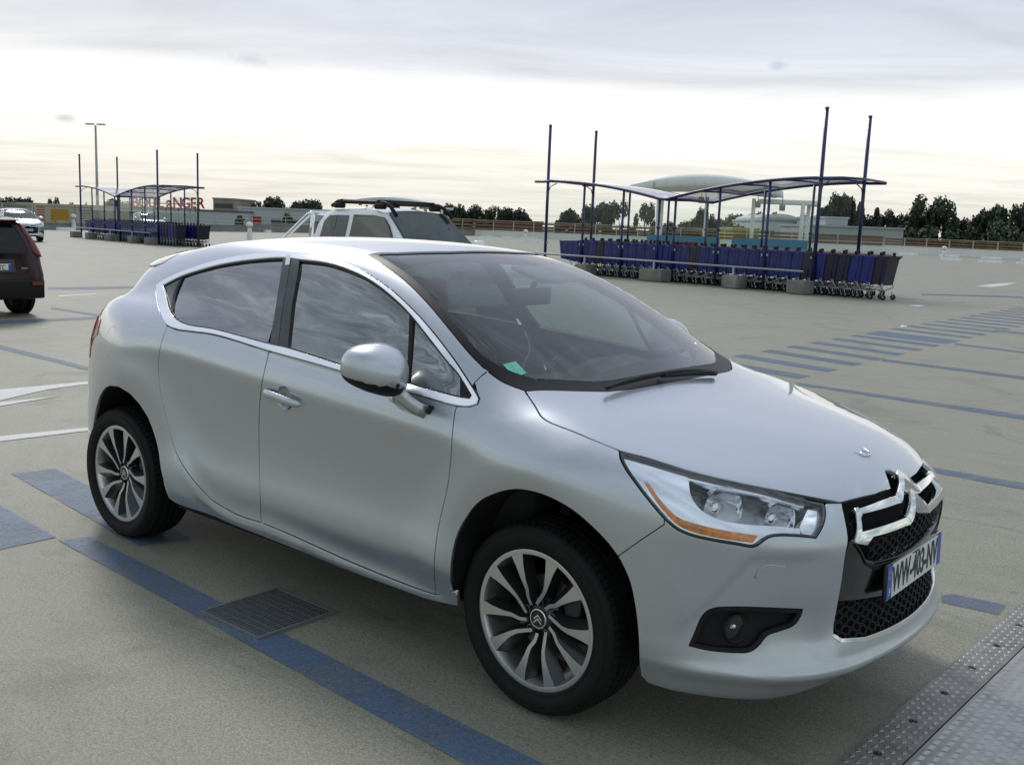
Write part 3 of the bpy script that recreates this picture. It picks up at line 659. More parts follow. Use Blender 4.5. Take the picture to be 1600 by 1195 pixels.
def panel(name, outer, proj, m, parent, off=0.0, gap=.0022, flange=.014, res=.015, holes=(), mirror=False, f=None, label=None, holegap=None, both=None, warp=None):
    loops = []
    for i, L in enumerate([outer]+list(holes)):
        q = proj.to(L) if np.asarray(L).shape[1] == 3 else np.asarray(L, float)
        q = dedupe(q, res*.16)
        # even out long edges
        o = []
        for a, b in zip(q, np.roll(q, -1, 0)):
            k = max(1, int(np.hypot(*(b-a))/(res*.9)))
            for j in range(k): o.append(a+(b-a)*j/k)
        q = np.array(o)
        if area(q) < 0: q = q[::-1]
        g = gap if i == 0 else -(gap if holegap is None else holegap)
        if g: q = offset_loop(q, g)
        loops.append(q)
    lo = loops[0].min(0); hi = loops[0].max(0); h = res*.866
    gx, gy = np.meshgrid(np.arange(lo[0], hi[0], res), np.arange(lo[1], hi[1], h)); gx = gx+(np.arange(gx.shape[0]) % 2)[:, None]*res*.5
    g = np.stack([gx.ravel(), gy.ravel()], 1); k = inside(g, loops[0])
    for hl in loops[1:]: k &= ~inside(g, hl)
    g = g[k]
    if len(g):
        B = np.vstack(loops); dm = np.full(len(g), 9.)
        for i in range(0, len(B), 64): dm = np.minimum(dm, np.min(np.hypot(g[:, None, 0]-B[None, i:i+64, 0], g[:, None, 1]-B[None, i:i+64, 1]), 1))
        g = g[dm > res*.45]
    V = np.vstack(loops+[g]); E = []; k = 0
    for l in loops: E += [(k+i, k+(i+1) % len(l)) for i in range(len(l))]; k += len(l)
    vo, eo, fo, ov, oe, of = delaunay_2d_cdt([Vector(p) for p in V], E, [], 0, 1e-7)
    vo = np.array([tuple(p) for p in vo]); fo = np.array([tuple(t) for t in fo])
    cen = vo[fo].mean(1); k = inside(cen, loops[0])
    for hl in loops[1:]: k &= ~inside(cen, hl)
    fo = fo[k]; used = np.unique(fo); rm = -np.ones(len(vo), int); rm[used] = np.arange(len(used)); vo = vo[used]; fo = rm[fo]
    P = surf(proj, vo, off, f); N = grad(f or body, P)
    if warp is not None: P, N = warp(P, N)
    fn = np.cross(P[fo[:, 1]]-P[fo[:, 0]], P[fo[:, 2]]-P[fo[:, 0]]); flip = np.sum(fn*N[fo[:, 0]], 1) < 0
    fo[flip] = fo[flip][:, ::-1]
    verts = P; norms = N; faces = [tuple(t) for t in fo]
    if flange:
        cnt = {}
        for t in fo:
            for a, b in ((t[0], t[1]), (t[1], t[2]), (t[2], t[0])): cnt[(a, b)] = 1
        bd = [(a, b) for (a, b) in cnt if (b, a) not in cnt]
        vs = []; ns = []; idx = {}
        base = len(P); acc = {}
        for a, b in bd:
            e = P[b]-P[a]; o = np.cross(e, N[a]); o = o/max(np.linalg.norm(o), 1e-9)
            for q in (a, b): acc[q] = acc.get(q, 0)+o
        for q, o in acc.items():
            o = o/max(np.linalg.norm(o), 1e-9); idx[q] = base+len(vs)
            n2 = o*.8+N[q]*.6; n2 /= np.linalg.norm(n2)
            r = .0012
            vs += [P[q], P[q]-N[q]*r*1.5+o*r, P[q]-N[q]*flange+o*r]; ns += [N[q], n2*0+o*.9+N[q]*.2, o]
        verts = np.vstack([P, np.array(vs)]); norms = np.vstack([N, np.array(ns)])
        for a, b in bd:
            i, j = idx[a], idx[b]
            faces += [(i, i+1, j+1), (i, j+1, j), (i+1, i+2, j+2), (i+1, j+2, j+1)]
    norms = norms/np.maximum(np.linalg.norm(norms, axis=1, keepdims=True), 1e-9)
    outs = []
    for mi in ([0, 1] if mirror else [0]):
        vv = verts.copy(); nn = norms.copy(); ff = faces
        if mi: vv[:, 1] *= -1; nn[:, 1] *= -1; ff = [t[::-1] for t in faces]
        me = bpy.data.meshes.new(name); me.from_pydata(vv.tolist(), [], [tuple(int(i) for i in t) for t in ff])
        me.polygons.foreach_set('use_smooth', [True]*len(ff)); me.normals_split_custom_set_from_vertices(nn.tolist())
        me.materials.append(m); ob = bpy.data.objects.new(name, me); COL.objects.link(ob); ob.parent = parent
        if label: ob['label'] = label
        outs.append(ob)
    return outs if mirror else outs[0]
def sym(half):
    """half outline from centre to centre on the near side -> whole outline"""
    h = np.array(half); mir = h[::-1].copy(); mir[:, 1] *= -1
    return np.vstack([h, mir])
def clip_centre(P, c=-.004):
    """keep the near side of an outline, and end it on the centre line"""
    return P[P[:, 1] < c]
# ================================================================ the silver hatchback
def paint_mat(name, base, rough=.34, metal=.82, coat=1.0):
    m = mat(name, base, rough=rough, metal=metal, coat=coat, coatr=.02)
    t = NT(m.node_tree); b = t.n['Principled BSDF']; oc = t.new('ShaderNodeTexCoord').outputs['Object']
    n = t.noise(oc, 900, 2, .6); n2 = t.noise(oc, 3.0, 4, .6)
    c = t.ramp(n, [(.35, tuple(x*.90 for x in base)), (.65, tuple(min(1, x*1.08) for x in base))]); t.l.new(c, b.inputs['Base Color'])
    r = t.math('MULTIPLY_ADD', n2, .12, rough-.05); t.l.new(r, b.inputs['Roughness'])
    return m
M_PAINT = paint_mat('silver_paint', (.535, .562, .61), rough=.33)
M_CHROME = mat('chrome', (.86, .87, .88), rough=.10, metal=1)
M_SATIN = mat('satin_chrome', (.80, .81, .82), rough=.26, metal=1)
M_GLOSS = mat('gloss_black', (.006, .006, .007), rough=.18, coat=.5, var=.2, vscale=30)
M_BLACK = mat('black_plastic', (.008, .008, .009), rough=.55, var=.25, vscale=20, bump=.1, bscale=400, spec=.3)
M_VOID = mat('matt_black', (.004, .004, .004), rough=.9)
M_RUBBER = mat('tyre_rubber', (.0075, .0075, .0075), rough=.7, var=.35, vscale=14, bump=.2, bscale=120, spec=.3)
M_PILLAR = mat('pillar_film', (.035, .036, .038), rough=.32, coat=.4, var=.55, vscale=22)
M_GLASS = glass_mat('side_glass', (.40, .48, .43), ior=2.3)
M_PRIV = glass_mat('privacy_glass', (.13, .16, .145), ior=2.3)
M_WIND = glass_mat('windscreen_glass', (.74, .87, .80), ior=1.6)
M_LENS = glass_mat('lamp_lens', (.96, .97, .98), ior=1.42)
M_INT = mat('dark_trim', (.020, .021, .022), rough=.7, var=.3, vscale=25, bump=.2, bscale=300)
M_SEAT = mat('seat_cloth', (.018, .018, .020), rough=.85, var=.3, vscale=40)
M_AMBER = mat('amber_lens', (.72, .20, .012), rough=.16, coat=.8, var=.55, vscale=45)
M_RED = mat('red_lens', (.42, .018, .02), rough=.12, coat=.8, var=.25, vscale=30)
M_WHITE = mat('plate_white', (.74, .75, .74), rough=.35, var=.05)
M_BLUE = mat('plate_blue', (.03, .10, .42), rough=.35)
M_INK = mat('black_ink', (.01, .01, .01), rough=.4)
M_ALLOY = mat('diamond_cut_alloy', (.66, .66, .66), rough=.28, metal=.9)
M_ALLOYD = mat('anthracite_alloy', (.038, .039, .043), rough=.28, metal=.5, coat=.3)
M_REFL = mat('lamp_reflector', (.84, .86, .90), rough=.07, metal=1)
M_DISC = mat('brake_steel', (.20, .195, .19), rough=.45, metal=.9, var=.2)

def tyre_mat():
    m = M_RUBBER
    return m
def build_wheel(parent, loc, side):
    """wheel in local coordinates, outer face towards -Y"""
    w = empty('wheel', loc, 0 if side < 0 else math.pi); w.parent = parent
    R = .327; hw = .110
    mb = MB()
    prof = [(.222, .085), (.236, .098), (.262, .112), (.288, .116), (.306, .108), (.3165, .098), (.3185, .093)]
    outer = [(r, -h) for r, h in prof]
    n = 120
    mb.lathe(outer, n=n)
    # tread: blocks cut by grooves
    secs = [(-.093, .3185), (-.074, .3245), (-.062, .3260), (-.0615, .3180), (-.054, .3180), (-.0535, .3265), (-.022, R), (-.0215, .3185), (-.014, .3185), (-.0135, R),
            (.0135, R), (.014, .3185), (.0215, .3185), (.022, R), (.0535, .3265), (.054, .318), (.0615, .318), (.062, .326), (.074, .3245), (.093, .3185)]
    V = []; F = []; N = 288
    for (h, r) in secs:
        for k in range(N):
            sh = int(abs(h)*40); cut = (k+sh) % 4 == 0 and abs(h) > .045
            q = 2*math.pi*(k+abs(h)*14)/N; rr = r-(.0055 if cut and r > .3183 else 0); V.append((rr*math.cos(q), h, rr*math.sin(q)))
    for i in range(len(secs)-1):
        for k in range(N): F.append((i*N+k, i*N+(k+1) % N, (i+1)*N+(k+1) % N, (i+1)*N+k))
    mb.add(V, F, False)
    mb.lathe([(.3185, .093), (.306, .108), (.27, .114), (.222, .085)], n=n)
    # raised rings on the sidewall
    for rr in (.2465, .296): mb.lathe([(rr-.002, -.1085 if rr < .27 else -.1135), (rr, -.1105 if rr < .27 else -.1160), (rr+.002, -.1095 if rr < .27 else -.1135)], n=n)
    mb.build('tyre', M_RUBBER, w, fix=True)
    # raised lettering blocks on the sidewall
    # rim barrel + lip
    rim = MB()
    rim.lathe([(.239, -.096), (.2385, -.1005), (.235, -.1015), (.2225, -.0990), (.2205, -.095), (.214, -.080), (.208, -.03), (.205, .09), (.232, .095)], n=96)
    rim.build('rim', M_ALLOY, w, auto=40)
    # spokes: five pairs; body dark, face machined
    face = MB(); body_ = MB()
    for i in range(5):
        for j, (dr, dm, dh) in enumerate(((-17, -9, 12), (17, 17, 46))):
            base = i*72+126-3
            def pt(r, a, y): q = RAD(base-a); return Vector((r*math.cos(q)*-1, y, r*math.sin(q)))
            st = [(.2225, dr, .0250, -.0985), (.185, dr*.97, .0160, -.0975), (.135, dr*.90+dm*.02, .0090, -.094), (.105, dr*.75+dm*.25, .0068, -.089), (.078, dm+dh*.15, .0065, -.083), (.050, dm+dh*.55, .0060, -.078)]
            A = []; B = []; A2 = []; B2 = []
            for k, (r, a, wd, y) in enumerate(st):
                c = pt(r, a, y); t = Vector((-c.z, 0, c.x)).normalized()
                if k: 
                    c0 = pt(st[k-1][0], st[k-1][1], 0); dv = (Vector((c.x, 0, c.z))-Vector((c0.x, 0, c0.z))).normalized(); t = Vector((-dv.z, 0, dv.x))
                if t.dot(Vector((-c.z, 0, c.x))) < 0: t = -t
                A.append(c+t*wd); B.append(c-t*wd); A2.append(c+t*(wd+.006+.020*min(1, r/.15))+Vector((0, .034, 0))); B2.append(c-t*(wd+.008)+Vector((0, .050, 0)))
            V = A+B; m_ = len(A)
            face.add(V, [(k, k+1, m_+k+1, m_+k) for k in range(m_-1)], True)
            s = Vector((0, .0012, 0)); V = [p+s for p in A]+[p+s for p in B]+A2+B2
            F = []
            for k in range(m_-1):
                F += [(k, k+1, 2*m_+k+1, 2*m_+k), (m_+k, 3*m_+k, 3*m_+k+1, m_+k+1), (k, m_+k, m_+k+1, k+1)]
            body_.add(V, F, True)
    for i in range(5):
        q = RAD(i*72+54-36); c = (.056*math.cos(q), -.060, .056*math.sin(q))
        body_.lathe([(.017, .02), (.017, -.012), (.0125, -.014), (.0125, .004), (0.0, .004)], c=c, n=20)
        body_.lathe([(.0085, .004), (.0085, -.008), (.006, -.011), (0, -.011)], c=c, n=6)
    body_.lathe([(.075, .0), (.072, -.045), (.048, -.062), (.040, -.066), (0, -.066)], n=48)
    body_.build('spoke_body', M_ALLOYD, w, auto=45)
    face.build('spoke_face', M_ALLOY, w)
    cp = MB(); cp.lathe([(.0335, -.055), (.0345, -.077), (.032, -.0795), (.0295, -.0785)], n=40)
    cap = cp.build('centre_cap', M_SATIN, w)
    c2 = MB(); c2.lathe([(.0296, -.0775), (.0, -.0775)], n=40); c2.build('cap_disc', M_GLOSS, cap)
    ch = MB()
    for zz in (-.0085, .0045):
        for s in (-1, 1):
            ch.add([(0, -.0795, zz+.012), (s*.016, -.0795, zz-.003), (s*.016, -.0795, zz-.010), (0, -.0795, zz+.0045)], [(0, 1, 2, 3)])
    e = ch.build('chevron_badge', M_CHROME, cap, fix=False)
    d = MB(); d.lathe([(.07, -.02), (.135, -.02), (.138, -.012), (.138, .0), (.07, .0)], n=64); d.lathe([(.07, .0), (.07, -.04), (0, -.04)], n=32)
    d.build('brake_disc', M_DISC, w, auto=40)
    k = MB(); k.box((.115, -.012, .045), (.07, .075, .15), bev=.012); k.build('brake_caliper', M_ALLOYD, w)
    return w

def build_hatchback():
    car = empty('parked_car', (0, 0, 0))
    tag(car, 'large shiny silver five door hatchback in the foreground with chrome window surrounds', 'car')
    L = lambda *a: list(a)
    T_ = TR
    SIDE = Cyl(.6); SHELL = Cyl(.75); FEN = Cyl(.5)
    BON = Azi((.1, 0, .3), (.4, 0, .92)); NOSE = Azi((.15, 0, .5), (1, 0, 0)); TAILP = Azi((-2.3, 0, .75), (-1, 0, 0))
    dlo = T_['dlo_out']
    dlo_top = dlo[0:18]                      # rear top ... front tip
    dlo_bot = dlo[20:27]+[(421, 548.6)]+dlo[27:] if False else dlo[18:32]
    # 3-D outline pieces (near side)
    top_edge = np.array([[-1.012, 0, 1.49], [-1.014, -.10, 1.489], [-1.020, -.205, 1.488], [-1.041, -.298, 1.486], [-1.081, -.442, 1.48], [-1.135, -.528, 1.472]])
    ws_side = px([(573.5, 398)]+T_['ws'][1:7])
    ws_corner = px([(754.7, 574.3), (784.9, 596), (821.7, 610.9)])
    ws_base = np.array([[-.162, -.712, 1.06], [-.115, -.645, 1.06], [-.062, -.561, 1.06], [-.007, -.465, 1.06], [.024, -.363, 1.06], [.043, -.23, 1.06], [.052, -.11, 1.06], [.055, 0, 1.06]])
    d_top = px(dlo_top+[(749.7, 622.8)])
    k_seam = int(np.argmin(np.abs(np.linspace(0, 1, 2)))) if False else None
    d_rear = px([(243, 448), (243.4, 456), (244.6, 465.5), (250.6, 490.6), (260.7, 508.2)])
    d_bot_all = [(746.4, 631.2), (734.7, 635.2), (711.2, 633.8), (654.4, 617.8), (567.3, 591), (500.4, 570.9), (421, 549), (336, 523.3), (300.8, 518.2), (275.7, 514.7), (260.7, 508.2)]
    rear_shut = px(T_['rdoor'][:8])
    sill_top = px(T_['rdoor'][7:])
    sill_bot = np.array([[-.318, -.883, .335], [-.322, -.868, .276], [-.5, -.86, .262], [-.9, -.85, .262], [-1.4, -.855, .268], [-1.8, -.862, .282], [-2.06, -.873, .298]])
    r_arch = np.array([[-2.06, -.873, .298], [-2.102, -.876, .31]]+[list(p) for p in cast_px([(255, 748), (248.4, 709), (240.8, 678), (231, 652), (218, 631.6), (202.7, 615), (185.3, 604.4)])])
    # the hidden rear half of the arch continues the same ellipse
    ra = surf(SHELL, SHELL.to(np.array([[-2.50+(.375)*math.cos(RAD(a)), -.85, .35+.432*math.sin(RAD(a))] for a in range(100, 192, 8)])))
    r_arch = np.vstack([r_arch, ra, np.array([[-2.90, -.80, .285]])])
    XE = -2.945
    ring = []
    for a in np.linspace(-38, 90, 60): ring.append((XE, RAD(a)*.8))
    ring3 = surf(SHELL, np.array(ring))
    # ---- shell: roof, pillars, quarters and sills in one skin
    dlo_from_seam = d_top[np.argmin(np.hypot(*(d_top[:, [0, 2]]-cast_px([(739.7, 600)])[0][[0, 2]]).T)):] if False else None
    top_px = smooth_poly(dlo_top, 5)
    top_px = top_px[top_px[:, 0] < 739]
    seam = cast_px([(761, 579.5), (750, 588), (741, 596.5)])
    half = np.vstack([top_edge, ws_side, seam, cast_px(top_px[::-1]), d_rear, rear_shut, sill_top, sill_bot, r_arch, ring3])
    cap_c = px([(150+29, 535)])
    # fuel flap (near side only): ring hole
    fa = [(-2.600+.052*math.cos(a)+.018*math.sin(a), .975+.078*math.sin(a)) for a in np.linspace(0, 2*math.pi, 40, endpoint=False)]
    q0 = SHELL.to(np.array([[x, -.84, z] for x, z in fa]))
    shell = panel('body_shell', sym(half), SHELL, M_PAINT, car, gap=.0018, flange=.016, res=.017, holes=[q0], holegap=.0011)
    panel('fuel_flap', q0, SHELL, M_PAINT, shell, gap=.0012, flange=.01, res=.017)
    def lift(P, N):
        k = sst(-2.52, -2.90, P[:, 0])*.020; P = P+np.stack([-.4*k, 0*k, k], 1); return P, N
    panel('roof_spoiler', sym(np.array([[-2.52, 0, 1.47], [-2.54, -.30, 1.45], [-2.56, -.52, 1.40], [-2.60, -.585, 1.36], [-2.70, -.575, 1.33], [-2.79, -.53, 1.31], [-2.87, -.42, 1.33], [-2.93, -.22, 1.36], [-2.945, 0, 1.38]])), SHELL, M_PAINT, car, off=.0015, gap=0, flange=.045, res=.02, warp=lift)
    # ---- doors
    bsh = px(T_['bshut']); fsh = px(T_['fshut'])
    bot_r = px([p for p in T_['rdoor'][7:10]]); bot_f = px(T_['rdoor'][9:])
    top_f = px([(714, 634.4), (711.2, 633.8), (654.4, 617.8), (567.3, 591), (500.4, 570.9), (420.7, 548.9)])
    top_r = px([(420.7, 548.9), (336, 523.3), (300.8, 518.2), (275.7, 514.7), (260.7, 508.2)])
    hc = np.array([-1.262, .897]); hr = .047
    hole = np.array([[hc[0]+hr*math.cos(a), -.862, hc[1]+hr*math.sin(a)] for a in np.linspace(0, 2*math.pi, 40, endpoint=False)])
    fd = panel('front_door', np.vstack([top_f, bsh, bot_f, fsh[::-1]]), SIDE, M_PAINT, car, holes=[hole], mirror=True, gap=.0036, holegap=0, flange=.016)
    rd = panel('rear_door', np.vstack([top_r, rear_shut, bot_r, bsh[::-1]]), SIDE, M_PAINT, car, mirror=True, gap=.0036, flange=.016)
    # handle cup and bar
    hp = surf(SIDE, SIDE.to(np.array([[hc[0], -.862, hc[1]]])))[0]
    for i, s in enumerate((-1, 1)):
        cup = MB(); cup.lathe([(hr+.0005, -.001), (hr*.93, .006), (hr*.75, .013), (hr*.4, .018), (0, .019)], n=40)
        o = cup.build('handle_cup', M_PAINT, fd[i]); o.matrix_basis = Matrix.Translation((hp[0], s*abs(hp[1]), hp[2]))@(Matrix.Identity(4) if s < 0 else Matrix.Rotation(math.pi, 4, 'Z'))
        hb = MB(); rings = []
        for t in np.linspace(-1, 1, 25):
            x = t*.118; rr = (1-abs(t)**4*.0)*1; prof = max(.02, 1-abs(t)**9)**.5
            yo = -.030+.026*abs(t)**5; hh = (.0165-.002*t)*prof; dd = .0095*prof
            rings.append([(x, yo+dd*math.cos(a), -.085*x+.006*abs(t)**2*-1+hh*math.sin(a)) for a in np.linspace(0, 2*math.pi, 16, endpoint=False)])
        hb.loft(rings)
        o = hb.build('door_handle', M_PAINT, fd[i]); o.matrix_basis = Matrix.Translation((hp[0]-.005, s*abs(hp[1]), hp[2]+.004))@(Matrix.Identity(4) if s < 0 else Matrix.Scale(-1, 4, (0, 1, 0)))
    # ---- front wings
    arch = px(T_['farch'], step=6)
    arch_w = px([p for p in T_['farch'] if p[1] < 870 or p[0] < 760]+[(965.5, 869.5)], step=6)
    bl = px([(965.5, 869.5), (1000, 845), (1038, 819.5)])
    hl_rear = px([(1038, 810.8), (1037, 810), (1014, 782.5), (993, 754.8), (977, 731.6), (969, 715), (967.8, 703.9)])
    bshut = px([(968.5, 703.6), (900, 675.5), (848.4, 652.9), (836, 634), (821, 611.8)])
    fl = np.vstack([cast_px([(741, 597.5), (746.4, 616.1), (749.7, 622.8), (746.4, 631.2), (734.7, 635.2), (714.5, 634.6)]), fsh, np.array([[-.322, -.884, .338]]), arch_w, bl, hl_rear, bshut, ws_corner[::-1], cast_px([(761, 580.5), (750, 589), (741, 597.5)])])
    panel('front_wing', fl, FEN, M_PAINT, car, mirror=True, gap=.0028, flange=.016)
    # ---- bonnet
    bon_edge = px([(821, 611.8), (836, 634), (848.4, 652.9), (900, 675.5), (968.5, 703.6), (1009.4, 714.3), (1084, 737.1), (1176, 757.9), (1281.9, 778.6), (1314, 784.5)])
    bon_nose = np.array([[.83, -.30, .812], [.85, -.20, .811], [.86, -.11, .812], [.865, -.085, .812], [.85, -.055, .835], [.832, -.02, .858], [.828, 0, .861]])
    bh = np.vstack([ws_base[::-1], bon_edge, bon_nose])
    panel('bonnet', sym(bh), BON, M_PAINT, car, gap=.0022, flange=.016, res=.016)
    # ---- front bumper
    hl_low = px([(1038, 812), (1055.6, 826.9), (1078.8, 837.5), (1113.4, 845.6), (1148, 851.4), (1178.5, 855.4), (1187.4, 850.3), (1201, 840.6), (1217.5, 837.4), (1252, 838.5), (1275.6, 840.9), (1285, 826.6), (1290.9, 805.6), (1289.5, 785)])
    mk = px(T_['mask'][:7]); 
    lip = np.array([[.868, -.468, .425], [.885, -.441, .404], [.92, -.332, .384], [.94, -.17, .378], [.945, 0, .376]])
    arch_b = px([(966, 870), (969, 874.7), (983.4, 906.3), (992, 945), (997.4, 994), (999, 1036), (1001.5, 1055)], step=6)
    under = np.array([[.43, -.80, .238], [.50, -.77, .226], [.62, -.70, .228], [.72, -.58, .238], [.78, -.48, .258], [.83, -.40, .285], [.87, -.32, .312], [.90, -.2, .318], [.91, 0, .318]])
    fog_l = px(T_['fog'], closed=True); wash = px(T_['washer'], closed=True)
    cen_top = cast_px([(1290.5, 786), (1313, 786)])
    outer = np.vstack([lip[::-1], mk[::-1], cen_top[::-1], hl_low[::-1], bl[::-1], arch_b, under])
    mir = lambda P: P*np.array([1, -1, 1])
    bump = panel('front_bumper', sym(outer), NOSE, M_PAINT, car, gap=.0018, flange=.012, res=.015, holes=[fog_l, mir(fog_l), wash, mir(wash)], holegap=.0006)
    for s, P in ((1, wash), (-1, mir(wash))): panel('washer_flap', P, NOSE, M_PAINT, bump, gap=.0016, flange=.010, off=.0035)
    # fog lamp pockets
    for s, P in ((1, fog_l), (-1, mir(fog_l))):
        pk = panel('fog_surround', P, NOSE, M_BLACK, bump, off=-.022, gap=-.012, flange=0)
        rim_ = panel('fog_trim', P, NOSE, M_BLACK, bump, off=.002, gap=0, flange=.028, holes=[offset_loop_3(P, NOSE, .012)])
        c = surf(NOSE, NOSE.to(cast_px([(1149, 983)])*np.array([1, s, 1])), -.022)[0]
        R_ = Matrix.Rotation(-s*RAD(28), 3, 'Z').to_4x4()
        lm = MB(); lm.lathe([(.044, .004), (.046, .016), (.042, .018), (.037, .006), (.036, -.004)], axis='X', n=32)
        o = lm.build('fog_lamp', M_BLACK, bump); o.matrix_basis = Matrix.Translation(c)@R_
        l2 = MB(); l2.lathe([(.036, -.002), (.030, -.016), (.016, -.026), (0, -.028)], axis='X', n=32); l2.build('bowl', M_REFL, o)
        l3 = MB(); l3.lathe([(.037, .006), (.02, .010), (0, .0115)], axis='X', n=32); l3.build('lens', M_LENS, o)
        l4 = MB(); l4.ell((-.008, 0, 0), (.022, .022, .022)); l4.build('bulb_shield', M_CHROME, o)
    # ---- grille
    FR = Front()
    yz = lambda pts: np.array(pts, float)
    def fsym(half): h = np.array(half, float); m_ = h[::-1].copy(); m_[:, 0] *= -1; return np.vstack([h, m_])
    up_edge = [(-.34, .806), (-.40, .745), (-.418, .716), (-.392, .700), (-.352, .648), (-.30, .628), (-.15, .618), (0, .616)]
    sur = fsym([(0, .616), (-.15, .618), (-.30, .628), (-.352, .648), (-.392, .700), (-.416, .714), (-.424, .716), (-.452, .676), (-.470, .604), (-.470, .53), (-.40, .522), (-.30, .508), (-.15, .488), (0, .480)])
    gs = panel('grille_surround', sur, FR, M_GLOSS, car, off=-.004, gap=.001, flange=.04, res=.016)
    rib = fsym([(0, .606), (-.15, .608), (-.305, .618), (-.362, .644), (-.402, .700), (-.414, .708), (-.400, .690), (-.352, .632), (-.30, .604), (-.15, .593), (0, .590)])
    panel('grille_rib', rib, FR, M_BLACK, gs, off=.001, gap=0, flange=.02, res=.012)
    gb = MB(); ys = np.linspace(-.475, .475, 15)
    gb.loft([[(.885-.40*(y/.475)**2*.30-.03, y, z) for z in (.36, .50, .64, .72, .775, .80)]+[] for y in ys], closed=False, caps=False); gb.loft([[(.935-.085*(y/.475)**2, y, .362+.03*(y/.475)**4), (.80, y, .362)] for y in ys], closed=False, caps=False); gb.build('grille_back', M_VOID, gs)
    def honey(name, ymax, z0, z1, inside_f, off):
        hb = MB(); a = .031; bb = .023; row = 0; z = z0
        while z < z1+bb:
            y = -ymax-(a if row % 2 else 0)
            while y < ymax+a:
                ring = [(y+a*.98*math.cos(q)*.64*1.0, z+bb*.62*math.sin(q)) for q in np.radians([0, 55, 125, 180, 235, 305])]
                if all(inside_f(*p) for p in ring):
                    P = surf(FR, np.array(ring), off); hb.tube([tuple(p) for p in P], .0028, n=5, closed=True)
                y += a*2*.86
            z += bb*.66; row += 1
        return hb.build(name, M_BLACK, gs)
    lowbar = lambda y: .724+.0
    honey('upper_mesh', .40, .62, .79, lambda y, z: z > .622+max(0, abs(y)-.30)*.9 and z < (.718 if abs(y) > .1 else .74) and abs(y) < .385-(.72-z)*.35, -.020)
    honey('lower_mesh', .47, .38, .53, lambda y, z: z > .372+max(0, abs(y)-.30)*.14 and z < .484+min(abs(y), .45)*.10 and abs(y) < .468, -.011)
    # chrome: two bars rising into the double chevron
    bar1 = [(-.350, .812), (-.20, .811), (-.112, .812), (-.090, .835), (-.010, .893), (0, .897), (0, .853), (-.012, .846), (-.080, .790), (-.11, .778), (-.20, .783), (-.345, .786), (-.375, .760)]
    # each bar is traced for one half and mirrored
    b1 = fsym([(0, .838), (-.008, .835), (-.074, .788), (-.092, .779), (-.20, .781), (-.335, .784), (-.372, .768), (-.356, .796), (-.20, .800), (-.100, .799), (-.074, .812), (-.008, .858), (0, .861)][::-1])
    b2 = fsym([(0, .779), (-.008, .776), (-.077, .723), (-.097, .714), (-.20, .715), (-.335, .719), (-.372, .700), (-.416, .712), (-.385, .739), (-.20, .737), (-.104, .736), (-.077, .749), (-.008, .799), (0, .802)][::-1])
    def bulge(P, N):
        k = sst(.13, .03, np.abs(P[:, 1])); P = P.copy(); P[:, 0] += .012*k; P[:, 0] = P[:, 0]+0.25*k*np.maximum(P[:, 2]-.80, 0)*1.5
        N = N.copy(); N[:, 1] += np.sign(P[:, 1])*.45*k; N /= np.linalg.norm(N, axis=1, keepdims=True)
        return P, N
    panel('chrome_bar', b1, FR, M_CHROME, gs, off=.007, gap=0, flange=.035, res=.010, warp=bulge)
    panel('chrome_bar', b2, FR, M_CHROME, gs, off=.009, gap=0, flange=.035, res=.010, warp=bulge)
    tipf = [(-.336, .800), (-.352, .800), (-.378, .764), (-.420, .714), (-.396, .710), (-.362, .764)]
    for s in (1, -1): panel('chrome_end', np.array([(y*s, z) for y, z in tipf]), FR, M_CHROME, gs, off=.006, gap=0, flange=.02, res=.01)
    lipc = fsym([(0, .376), (-.17, .378), (-.332, .384), (-.441, .404), (-.466, .425), (-.458, .430), (-.436, .413), (-.33, .396), (-.17, .391), (0, .389)])
    panel('chrome_lip', lipc, FR, M_CHROME, bump, off=.003, gap=0, flange=.015, res=.008)
    # number plate
    pl = MB(); pl.box((0, 0, 0), (.012, .53, .118), bev=.003); plate = pl.build('number_plate', M_GLOSS, car); plate.location = (.935, 0, .556); plate.rotation_euler = (0, RAD(-2), 0)
    w_ = MB(); w_.box((.0075, 0, 0), (.002, .438, .108)); w_.build('plate_field', M_WHITE, plate)
    for s in (-1, 1):
        q = MB(); q.box((.0075, s*.2395, 0), (.002, .041, .108)); q.build('blue_band', M_BLUE, plate)
    t = text_mesh('WW-403-NV', .118, 'registration', M_INK, plate, ext=.0008, sx=.655, bold=.0022, spacing=1.0); t.rotation_euler = (RAD(90), 0, RAD(90)); t.location = (.0092, 0, -.003)
    t = text_mesh('F', .030, 'country_letter', M_WHITE, plate, ext=.0006); t.rotation_euler = (RAD(90), 0, RAD(90)); t.location = (.0090, -.2395, -.032)
    st = MB()
    for k in range(12):
        q = 2*math.pi*k/12; st.box((.0088, -.2395+.012*math.cos(q), .024+.012*math.sin(q)), (.0008, .003, .003))
    st.build('star_ring', mat('plate_yellow', (.75, .6, .05), .4), plate)
    # small winged badge on the bonnet
    eb = MB(); c0 = surf(BON, BON.to(np.array([[.735, 0, .895]])), .002)[0]
    for s in (-1, 1):
        eb.tube([(c0[0]-.018, s*.045, c0[2]+.006), (c0[0]+.012, s*.030, c0[2]-.004), (c0[0]+.020, s*.004, c0[2]-.008)], .0024, n=6)
        eb.tube([(c0[0]-.012, s*.012, c0[2]+.005), (c0[0]+.012, s*.028, c0[2]-.003)], .002, n=6)
    eb.build('bonnet_badge', M_CHROME, car)
    # ---- headlights
    hl_top = px([(1289, 785.5), (1263.8, 780.5), (1194.4, 759.9), (1125, 744.8), (1078.8, 734.5), (1009.4, 714.8), (968.3, 704.2)])
    hl = np.vstack([hl_top, hl_rear[::-1][1:], hl_low])
